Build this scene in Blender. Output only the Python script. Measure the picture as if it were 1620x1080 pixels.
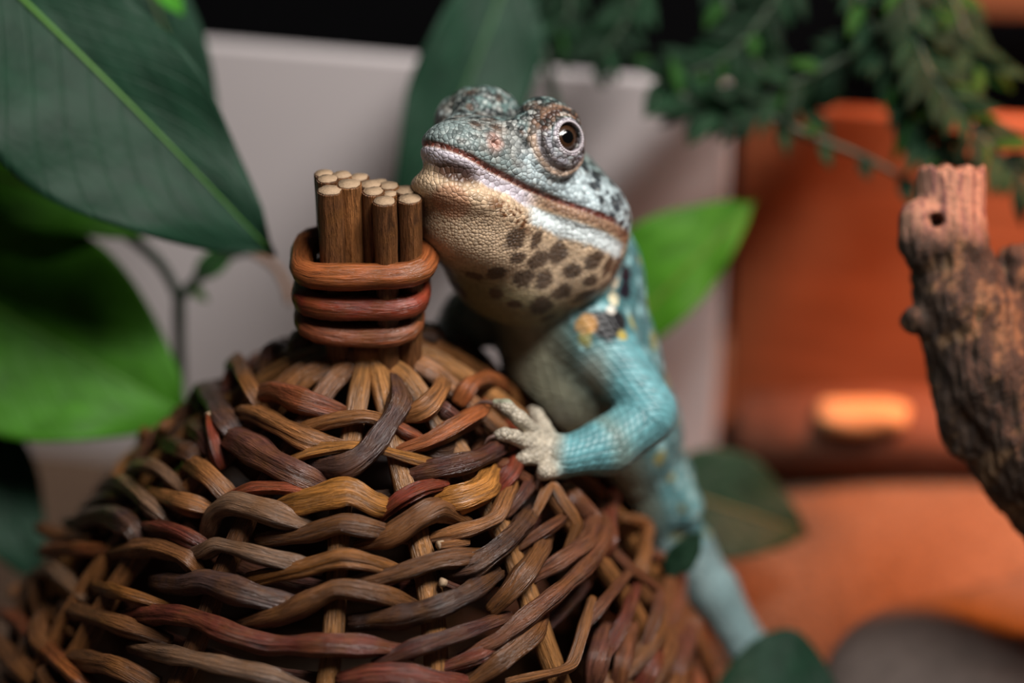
import bpy, bmesh, math, random
import numpy as np
from mathutils import Vector, Matrix

random.seed(7)
rng = np.random.default_rng(11)
for o in list(bpy.data.objects):
    bpy.data.objects.remove(o)
S = bpy.context.scene
C = S.collection

# ------------------------------------------------------------------ camera frame
# "u" space: 1 u = one photo pixel at the focus depth (0.30 m away); X right, Y up, Z towards the viewer
PITCH = math.radians(28)
CP, SP = math.cos(PITCH), math.sin(PITCH)
D0 = 3375.0
U = 0.30 / D0
NU = (-228.0, -8.0, 0.0)                 # neck base of the wicker hut, in u space
NW = Vector((0, 0, 0.08))                # the same point in the world, floor at z = 0


def W(X, Y, Z):
    return Vector((NW.x + U * (X - NU[0]), NW.y + U * ((Y - NU[1]) * SP - Z * CP), NW.z + U * ((Y - NU[1]) * CP + Z * SP)))


def Wn(a):
    a = np.asarray(a, float)
    return np.stack([NW.x + U * (a[:, 0] - NU[0]), NW.y + U * ((a[:, 1] - NU[1]) * SP - a[:, 2] * CP), NW.z + U * ((a[:, 1] - NU[1]) * CP + a[:, 2] * SP)], 1)


def V(px, py, Z):                        # photo pixel + depth -> u space
    k = (D0 - Z) / D0
    return np.array([(px - 810) * k, (540 - py) * k, Z], float)


def P(px, py, Z):                        # photo pixel + depth -> world
    return W(*V(px, py, Z))


def wu(x, y, z):                         # world-aligned u: x right, y away from the viewer, z above the floor
    return Vector((x * U, y * U, z * U))


cam_d = bpy.data.cameras.new('camera')
cam_d.lens = 75
cam_d.sensor_width = 36
cam_d.clip_start = 0.01
cam_d.clip_end = 20
cam = bpy.data.objects.new('camera', cam_d)
C.objects.link(cam)
cam.location = W(0, 0, D0)
cam.rotation_euler = (math.pi / 2 - PITCH, 0, 0)
cam_d.dof.use_dof = True
cam_d.dof.focus_distance = (D0 - 160) * U
cam_d.dof.aperture_fstop = 5.4
S.camera = cam

S.view_settings.view_transform = 'Standard'
S.view_settings.look = 'None'
S.view_settings.exposure = 0.0
S.view_settings.gamma = 1.0
S.view_settings.use_curve_mapping = False

# ------------------------------------------------------------------ light
wd = bpy.data.worlds.new('world')
S.world = wd
wd.use_nodes = True
wd.node_tree.nodes['Background'].inputs[0].default_value = (0.75, 0.85, 1.0, 1)
wd.node_tree.nodes['Background'].inputs[1].default_value = 0.018


def light(name, typ, loc, target, energy, color, size=0.1, size_y=None, **kw):
    d = bpy.data.lights.new(name, typ)
    d.energy = energy
    d.color = color
    if typ == 'AREA':
        d.shape = 'RECTANGLE'
        d.size = size
        d.size_y = size_y or size
    else:
        d.shadow_soft_size = size
    for k, v in kw.items():
        setattr(d, k, v)
    o = bpy.data.objects.new(name, d)
    C.objects.link(o)
    o.location = loc
    o.rotation_euler = (Vector(target) - Vector(loc)).to_track_quat('-Z', 'Y').to_euler()
    return o


light('led_bar_offscreen', 'AREA', (0.15, -0.09, 0.37), (0.03, 0.04, 0.07), 2.05, (1.0, 0.95, 0.91), 0.24, 0.05)
light('heat_lamp_offscreen', 'SPOT', (0.20, 0.0, 0.30), (0.14, 0.055, 0.02), 13.0, (1.0, 0.22, 0.015), 0.02, spot_size=math.radians(46), spot_blend=1.0)


# ------------------------------------------------------------------ helpers
def lin(r, g, b):
    f = lambda v: (v / 255 / 12.92) if v / 255 <= 0.04045 else ((v / 255 + 0.055) / 1.055) ** 2.4
    return (f(r), f(g), f(b))


def L(*a):
    return np.array(lin(*a))


def tag(o, label=None, cat=None, group=None, kind=None):
    if label: o['label'] = label
    if cat: o['category'] = cat
    if group: o['group'] = group
    if kind: o['kind'] = kind
    return o


def empty(name, loc, label, cat, group=None):
    o = bpy.data.objects.new(name, None)
    C.objects.link(o)
    o.empty_display_size = 0.005
    o.location = loc
    return tag(o, label, cat, group)


def mesh_obj(name, verts, faces, mat, parent=None, smooth=True, uvs=None, cols=None, color=None):
    me = bpy.data.meshes.new(name)
    base = Vector(parent.matrix_world.translation) if parent else Vector((0, 0, 0))
    if parent:
        base = world_loc(parent)
    v = np.asarray([tuple(p) for p in verts] if not isinstance(verts, np.ndarray) else verts, float) - np.array(base)
    me.from_pydata(v.tolist(), [], faces if isinstance(faces, list) else faces.tolist())
    if smooth:
        me.polygons.foreach_set('use_smooth', np.ones(len(me.polygons), bool))
    if uvs is not None:
        lay = me.uv_layers.new(name='UVMap')
        li = np.empty(len(me.loops), np.int32)
        me.loops.foreach_get('vertex_index', li)
        lay.data.foreach_set('uv', np.asarray(uvs, np.float32)[li].ravel())
    if cols is not None:
        a = me.color_attributes.new('Col', 'FLOAT_COLOR', 'POINT')
        cc = np.ones((len(v), 4), np.float32)
        cc[:, :cols.shape[1]] = cols
        a.data.foreach_set('color', cc.ravel())
    me.update()
    o = bpy.data.objects.new(name, me)
    C.objects.link(o)
    if mat: me.materials.append(mat)
    if parent: o.parent = parent
    if color is not None: o.color = (*color, 1)
    return o


def world_loc(o):
    p = Vector(o.location)
    while o.parent:
        o = o.parent
        p = p + Vector(o.location)
    return p


class NT:
    def __init__(s, name):
        s.m = bpy.data.materials.new(name)
        s.m.use_nodes = True
        s.t = s.m.node_tree
        s.n = s.t.nodes
        s.b = s.n['Principled BSDF']

    def add(s, typ, **kw):
        n = s.n.new(typ)
        for k, v in kw.items():
            if k in n.inputs:
                s.set(n.inputs[k], v)
            else:
                setattr(n, k, v)
        return n

    def set(s, sock, v):
        if isinstance(v, bpy.types.NodeSocket):
            s.t.links.new(v, sock)
        else:
            sock.default_value = v

    def math(s, op, a, b=0.0, clamp=False):
        n = s.n.new('ShaderNodeMath')
        n.operation = op
        n.use_clamp = clamp
        s.set(n.inputs[0], a)
        s.set(n.inputs[1], b)
        return n.outputs[0]

    def mix(s, f, a, b, mode='MIX'):
        n = s.n.new('ShaderNodeMix')
        n.data_type = 'RGBA'
        n.blend_type = mode
        s.set(n.inputs[0], f)
        s.set(n.inputs[6], a if isinstance(a, bpy.types.NodeSocket) else (*a, 1))
        s.set(n.inputs[7], b if isinstance(b, bpy.types.NodeSocket) else (*b, 1))
        return n.outputs[2]

    def ramp(s, f, stops, interp='LINEAR'):
        n = s.n.new('ShaderNodeValToRGB')
        n.color_ramp.interpolation = interp
        e = n.color_ramp.elements
        while len(e) < len(stops): e.new(0.5)
        for i, (p, c) in enumerate(stops):
            e[i].position = p
            e[i].color = (*c, 1) if len(c) == 3 else c
        s.set(n.inputs[0], f)
        return n.outputs[0]

    def noise(s, vec, scale, detail=4.0, rough=0.6, dist=0.0):
        n = s.add('ShaderNodeTexNoise', Scale=scale, Detail=detail, Roughness=rough, Distortion=dist)
        if vec is not None: s.set(n.inputs['Vector'], vec)
        return n.outputs['Fac']

    def mapping(s, vec, scale):
        n = s.add('ShaderNodeMapping')
        s.set(n.inputs['Vector'], vec)
        n.inputs['Scale'].default_value = scale
        return n.outputs[0]

    def bump(s, h, dist, strength=1.0, normal=None):
        n = s.add('ShaderNodeBump', Strength=strength, Distance=dist, Height=h)
        if normal is not None: s.set(n.inputs['Normal'], normal)
        return n.outputs[0]

    def out(s, color=None, rough=None, normal=None, **kw):
        if color is not None: s.set(s.b.inputs['Base Color'], color if isinstance(color, bpy.types.NodeSocket) else (*color, 1))
        if rough is not None: s.set(s.b.inputs['Roughness'], rough)
        if normal is not None: s.set(s.b.inputs['Normal'], normal)
        for k, v in kw.items():
            s.set(s.b.inputs[k.replace('_', ' ')], v)
        return s.m


G3 = lambda v: (v, v, v)


def plain(name, col, rough=0.6, nscale=400, amt=0.25, bump=0.0):
    m = NT(name)
    co = m.add('ShaderNodeTexCoord').outputs['Object']
    n = m.noise(co, nscale, 5, 0.65)
    c = m.mix(n, tuple(x * (1 - amt) for x in col), tuple(min(1, x * (1 + amt)) for x in col))
    return m.out(c, rough, m.bump(n, bump) if bump else None)


# wood of rods: colour from the object, long grain from the UV (u = mm along, v = round)
def rod_material(name, grain=1.0, rough=0.42):
    m = NT(name)
    uv = m.add('ShaderNodeTexCoord').outputs['UV']
    oi = m.add('ShaderNodeObjectInfo')
    rnd = m.math('MULTIPLY', oi.outputs['Random'], 57.0)
    vm = m.add('ShaderNodeVectorMath', operation='ADD')
    m.set(vm.inputs[0], uv)
    cx = m.add('ShaderNodeCombineXYZ', X=rnd, Z=rnd)
    m.set(vm.inputs[1], cx.outputs[0])
    v = vm.outputs[0]
    fib = m.noise(m.mapping(v, (0.22, 20, 1)), 1.0, 4, 0.6, 0.3)
    fine = m.noise(m.mapping(v, (0.5, 60, 1)), 1.0, 3, 0.6)
    blot = m.noise(m.mapping(v, (0.35, 2.2, 1)), 1.0, 4, 0.6)
    spk = m.noise(m.mapping(v, (2.5, 9, 1)), 1.0, 3, 0.7)
    col = oi.outputs['Color']
    dark = m.mix(1.0, col, G3(0.34), 'MULTIPLY')
    lite = m.mix(1.0, col, (1.4, 1.3, 1.15), 'MULTIPLY')
    c = m.mix(m.ramp(fib, [(0.30, G3(0)), (0.68, G3(1))]), dark, lite)
    c = m.mix(m.ramp(blot, [(0.42, G3(0)), (0.72, G3(0.45))]), c, lin(118, 76, 34))
    c = m.mix(m.ramp(spk, [(0.68, G3(0)), (0.78, G3(0.6))]), c, lin(30, 18, 14))
    h = m.math('ADD', m.math('MULTIPLY', fib, 0.75), m.math('MULTIPLY', fine, 0.35))
    r = m.ramp(fine, [(0.3, G3(rough - 0.1)), (0.7, G3(rough + 0.16))])
    return m.out(c, r, m.bump(h, 0.0008 * grain, 1.0), Specular_IOR_Level=0.5)


ROD = rod_material('willow_rod', 1.0, 0.32)
BIND = rod_material('willow_binding', 0.5, 0.28)
END = plain('cut_wood', lin(164, 138, 110), 0.7, 1500, 0.35, 0.0002)


def catmull(pts, n_per=6):
    pts = [np.asarray(p, float) for p in pts]
    if len(pts) == 2:
        return [pts[0] + (pts[1] - pts[0]) * t for t in np.linspace(0, 1, n_per + 1)]
    q = [2 * pts[0] - pts[1]] + pts + [2 * pts[-1] - pts[-2]]
    out = []
    for i in range(1, len(q) - 2):
        a, b, c, d = q[i - 1], q[i], q[i + 1], q[i + 2]
        for j in range(n_per):
            t = j / n_per
            out.append(0.5 * ((2 * b) + (c - a) * t + (2 * a - 5 * b + 4 * c - d) * t * t + (3 * b - a - 3 * c + d) * t ** 3))
    out.append(pts[-1])
    return out


def tube_data(path, rad, ns=14, rough=0.0, cap='flat', seed=0, flat=1.0, ref=None):
    """path: world points; rad: function of t or a number, in metres. Returns verts, faces, uvs."""
    r_ = np.random.default_rng(seed)
    path = [np.asarray(p, float) for p in path]
    n = len(path)
    prof = 1 + rough * (r_.random(ns) - 0.5) * 1.6
    ph = r_.random(6) * 6.28
    verts, uvs, faces = [], [], []
    prev = None
    ln = 0
    for i in range(n):
        t = path[min(i + 1, n - 1)] - path[max(i - 1, 0)]
        t /= np.linalg.norm(t) + 1e-12
        if prev is None:
            a = np.array(ref if ref is not None else (0.13, 0.3, 0.94))
        else:
            a = prev
        a = a - t * np.dot(a, t)
        a /= np.linalg.norm(a) + 1e-12
        prev = a
        b = np.cross(t, a)
        if i: ln += np.linalg.norm(path[i] - path[i - 1])
        s = i / (n - 1)
        rr = rad(s) if callable(rad) else rad
        wob = 1 + rough * 0.35 * math.sin(ln * 420 + ph[0]) + rough * 0.25 * math.sin(ln * 950 + ph[1])
        for k in range(ns + 1):
            an = 2 * math.pi * (k % ns) / ns
            q = prof[k % ns] * wob * (1 + rough * 0.22 * math.sin(3 * an + ph[2] + ln * 260))
            verts.append(path[i] + rr * q * (math.cos(an) * a * flat + math.sin(an) * b))
            uvs.append((ln * 1000, k / ns))
    m = ns + 1
    for i in range(n - 1):
        for k in range(ns):
            faces.append((i * m + k, i * m + k + 1, (i + 1) * m + k + 1, (i + 1) * m + k))
    if cap:
        for i, d in ((0, -1), (n - 1, 1)):
            c = len(verts)
            verts.append(path[i] + (path[i] - path[i - 1 if i else 1]) * (0.15 if cap == 'flat' else 0.5))
            uvs.append((ln * 1000 * (i > 0), 0.5))
            for k in range(ns):
                f = (i * m + k, i * m + k + 1, c)
                faces.append(f if d > 0 else f[::-1])
    return np.array(verts), faces, np.array(uvs)


def weld(o):
    bm = bmesh.new()
    bm.from_mesh(o.data)
    bmesh.ops.remove_doubles(bm, verts=bm.verts, dist=1e-7)
    bm.normal_update()
    bm.to_mesh(o.data)
    bm.free()


def tube(name, path, rad, mat, parent, color=None, **kw):
    v, f, uv = tube_data(path, rad, **kw)
    o = mesh_obj(name, v, f, mat, parent, True, uv, None, color)
    weld(o)
    return o


def box_mesh(name, corners8, mat, parent=None, bevel=0.0):
    f = [(0, 3, 2, 1), (4, 5, 6, 7), (0, 1, 5, 4), (1, 2, 6, 5), (2, 3, 7, 6), (3, 0, 4, 7)]
    o = mesh_obj(name, corners8, f, mat, parent, False)
    if bevel:
        bm = bmesh.new()
        bm.from_mesh(o.data)
        bmesh.ops.bevel(bm, geom=bm.edges[:], offset=bevel, segments=3, affect='EDGES', profile=0.7)
        bm.to_mesh(o.data)
        bm.free()
    return o


def slab(name, a, b, z0, z1, th, mat, bevel=0.0, parent=None):
    """Upright board standing on the line a-b (world-aligned u), from z0 to z1, th thick going away."""
    a = np.array(a, float); b = np.array(b, float)
    d = (b - a) / np.linalg.norm(b - a)
    n = np.array([-d[1], d[0]]) * th
    q = [a, b, b + n, a + n]
    c = [wu(*p, z0) for p in q] + [wu(*p, z1) for p in q]
    return box_mesh(name, c, mat, parent, bevel)


# ------------------------------------------------------------------ the setting
sand = NT('substrate_sand')
co = sand.add('ShaderNodeTexCoord').outputs['Object']
n1 = sand.noise(co, 60, 6, 0.7)
n2 = sand.noise(co, 900, 3, 0.7)
c = sand.mix(n1, lin(112, 86, 68), lin(150, 122, 98))
c = sand.mix(sand.ramp(n2, [(0.35, G3(0.5)), (0.6, G3(0))]), c, lin(84, 60, 44))
SAND = sand.out(c, 0.9, sand.bump(sand.math('ADD', n1, n2), 0.002))
BLACK = plain('black_plastic', (0.0025, 0.0025, 0.003), 0.9, 50, 0.3)
BLACK.node_tree.nodes['Principled BSDF'].inputs['Specular IOR Level'].default_value = 0.05
WHITE = plain('white_board', lin(214, 206, 206), 0.7, 18, 0.04)

g = []
nx, ny = 60, 40
fx = np.linspace(-3200, 3600, nx); fy = np.linspace(-3600, 2300, ny)
gx, gy = np.meshgrid(fx, fy, indexing='ij')
gz = 14 * np.sin(gx / 260) * np.cos(gy / 310 + gx / 700) + 8 * np.sin(gx / 97 + gy / 120) - 22
fv = [wu(gx[i, j], gy[i, j], gz[i, j]) for i in range(nx) for j in range(ny)]
ff = [(i * ny + j, (i + 1) * ny + j, (i + 1) * ny + j + 1, i * ny + j + 1) for i in range(nx - 1) for j in range(ny - 1)]
floor = tag(mesh_obj('floor', fv, ff, SAND), 'brown sandy floor of the terrarium', None, None, 'structure')

wall_back = slab('wall_back', (-3200, 1830), (3600, 1760), -60, 3000, 60, BLACK)
tag(wall_back, 'black back wall of the terrarium above the boards', None, None, 'structure')

# ------------------------------------------------------------------ boards and stones of the background
slope = -240 / 1021
bx0, bx1 = -2000, 650
board = slab('white_board', (bx0, 1100 + (bx0 + 364) * slope), (bx1, 1100 + (bx1 + 364) * slope), -30, 1000, 34, WHITE, 0.0006)
tag(board, 'pale greyish white board standing behind the wicker hut', 'board')

wood = NT('orange_wood')
co = wood.add('ShaderNodeTexCoord').outputs['Object']
n1 = wood.noise(wood.mapping(co, (14, 14, 90)), 1.0, 5, 0.6, 0.5)
n2 = wood.noise(co, 25, 3)
c = wood.mix(n1, lin(122, 66, 38), lin(165, 98, 58))
c = wood.mix(wood.ramp(n2, [(0.3, G3(0.35)), (0.7, G3(0))]), c, lin(90, 45, 25))
OWOOD = wood.out(c, 0.65, wood.bump(n1, 0.0006))
ob = slab('wooden_board', (672, 870), (2300, 640), -30, 960, 40, OWOOD, 0.0015)
tag(ob, 'orange brown wooden board glowing in the warm lamp light', 'board')
rail = slab('wooden_rail', (1000, 1560), (2600, 1450), 905, 1000, 60, OWOOD, 0.002)
tag(rail, 'thin brown wooden rail in front of the black wall', 'rail')


def blob(name, center, radii, mat, seed, amp=0.12, flat_bottom=None, sub=5, freq=1.0, parent=None):
    """A noisy rounded stone in world-aligned u."""
    bm = bmesh.new()
    bmesh.ops.create_icosphere(bm, subdivisions=sub, radius=1)
    r_ = np.random.default_rng(seed)
    k = r_.normal(size=(9, 3)) * 2.6 * freq
    ph = r_.random(9) * 6.28
    vs = []
    for v in bm.verts:
        p = np.array(v.co)
        d = 1 + amp * sum(math.sin(k[i] @ p + ph[i]) / (1 + i * 0.35) for i in range(9)) / 2.2
        q = np.sign(p) * np.abs(p) ** 0.8
        q = q * d * np.array(radii) + np.array(center)
        if flat_bottom is not None: q[2] = max(q[2], flat_bottom)
        vs.append(wu(*q))
    fs = [[v.index for v in f.verts] for f in bm.faces]
    bm.free()
    return mesh_obj(name, vs, fs, mat, parent)


ROCK = plain('grey_brown_rock', lin(96, 84, 78), 0.85, 120, 0.55, 0.0015)
ORK = plain('orange_sandstone', lin(165, 92, 52), 0.85, 90, 0.35, 0.001)
PALE = plain('pale_sandstone', lin(186, 150, 108), 0.8, 120, 0.2, 0.0008)
rock = blob('rock', (1400, 130, 0), (620, 330, 330), ROCK, 3, 0.10, -40)
tag(rock, 'large rounded grey brown rock lying on the sand', 'rock')
bank = blob('sand_bank', (1330, 780, -40), (860, 560, 290), SAND, 5, 0.05, -60)
tag(bank, 'sloping bank of sand heaped against the orange brown wooden board', 'sand')
LOGW = plain('dark_log_bark', lin(92, 56, 38), 0.8, 160, 0.5, 0.001)
log = tube('fallen_log', [wu(700, 745, 300), wu(1000, 730, 315), wu(1500, 690, 320), wu(2100, 640, 330)], 88 * U, LOGW, None, ns=20, rough=0.12, seed=4)
tag(log, 'dark brown log lying on the sand bank along the board', 'log')
pale = blob('flat_stone', (917, 668, 388), (92, 42, 30), PALE, 8, 0.08, None, 4)
tag(pale, 'small pale flat stone resting on the dark brown log', 'stone')

# ------------------------------------------------------------------ wicker hut
PH = np.array([-40, 0, 30, 80, 150, 230, 320, 420, 540, 680, 800, 880, 905], float)
PR = np.array([52, 60, 110, 180, 262, 338, 415, 485, 545, 570, 530, 460, 400], float)
LEAN = -0.085


def dome_g(x, sv, up):
    h = -up
    r = np.interp(h, PH, PR)
    dr = (np.interp(h + 8, PH, PR) - np.interp(h - 8, PH, PR)) / 16
    return (np.hypot(x - LEAN * np.maximum(h, 0), sv) - r) / np.sqrt(1 + dr * dr)


def dome_hit(px, py, off=0.0):
    """The photo pixel's ray meets the wicker surface (grown by off): u-space point."""
    Zs = np.arange(520, -420, -3.0)
    k = (D0 - Zs) / D0
    X = (px - 810) * k; Y = (540 - py) * k
    x = X - NU[0]; y = Y - NU[1]
    g = dome_g(x, Zs * CP - y * SP, y * CP + Zs * SP)
    q = np.nonzero(g <= off)[0]
    i = q[0] if len(q) else int(np.argmin(g))
    return np.array([X[i], Y[i], Zs[i]])


def dome_pt(th, h, off=0.0):
    """Angle (0 = towards the viewer, + to the right) and height below the neck base -> u space."""
    r = np.interp(h, PH, PR)
    dr = (np.interp(h + 8, PH, PR) - np.interp(h - 8, PH, PR)) / 16
    nl = math.sqrt(1 + dr * dr)
    rr = r + off / nl
    hh = h - off * dr / nl
    x = rr * math.sin(th) + LEAN * max(hh, 0); sv = rr * math.cos(th)
    return np.array([NU[0] + x, NU[1] - hh * CP - sv * SP, NU[2] + sv * CP - hh * SP])


hut = empty('wicker_hut', (0, 0, 0), 'woven willow hide, a domed basket with a bound stick neck under the lizard', 'basket')

RC = {'T': (150, 100, 58), 'Y': (176, 118, 52), 'O': (150, 84, 44), 'R': (142, 78, 50), 'Rd': (128, 52, 34), 'Ro': (160, 78, 48), 'P': (80, 60, 58),
      'M': (102, 64, 56), 'Mr': (84, 46, 40), 'G': (122, 96, 78), 'B': (112, 74, 46), 'D': (72, 50, 42), 'Br': (116, 72, 52), 'Rb': (110, 54, 42), 'Yb': (140, 90, 42),
      'S': (164, 116, 68), 'X': (70, 48, 38)}


def rcol(k, j=0.12):
    q = np.array(lin(*RC[k])); q = (q * 0.95 + 0.05 * q.mean()) * 0.92
    return tuple(np.clip(q * (1 + (rng.random() - 0.5) * 2 * j), 0, 1))


# spokes: angle read from the photo where a spoke shows, the rest evenly round the back
def ang(px, py):
    p = dome_hit(px, py)
    y = p[1] - NU[1]
    h = -(y * CP + p[2] * SP)
    return math.atan2(p[0] - NU[0] - LEAN * max(h, 0), p[2] * CP - y * SP)


front = sorted(ang(*q) for q in ((140, 930), (222, 880), (345, 930), (528, 940), (672, 935), (832, 935), (962, 905)))
gap = 2 * math.pi - (front[-1] - front[0])
nb = 9
SPOKES = front + [front[-1] + gap * (i + 1) / (nb + 1) for i in range(nb)]
for i, th in enumerate(SPOKES):
    hs = [-30, 0, 25, 60, 110, 170, 240, 320, 410, 520, 640, 760, 860, 900]
    path = [Wn(dome_pt(th + 0.02 * math.sin(h / 60 + i), h, 0 if h > 0 else -14)[None])[0] for h in hs]
    path = catmull(path, 3)
    tube('spoke', path, (16.5 + 3 * rng.random()) * U, ROD, hut, rcol(random.choice(['S', 'T', 'T', 'B']), 0.15), ns=12, rough=0.10, seed=100 + i)

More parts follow.
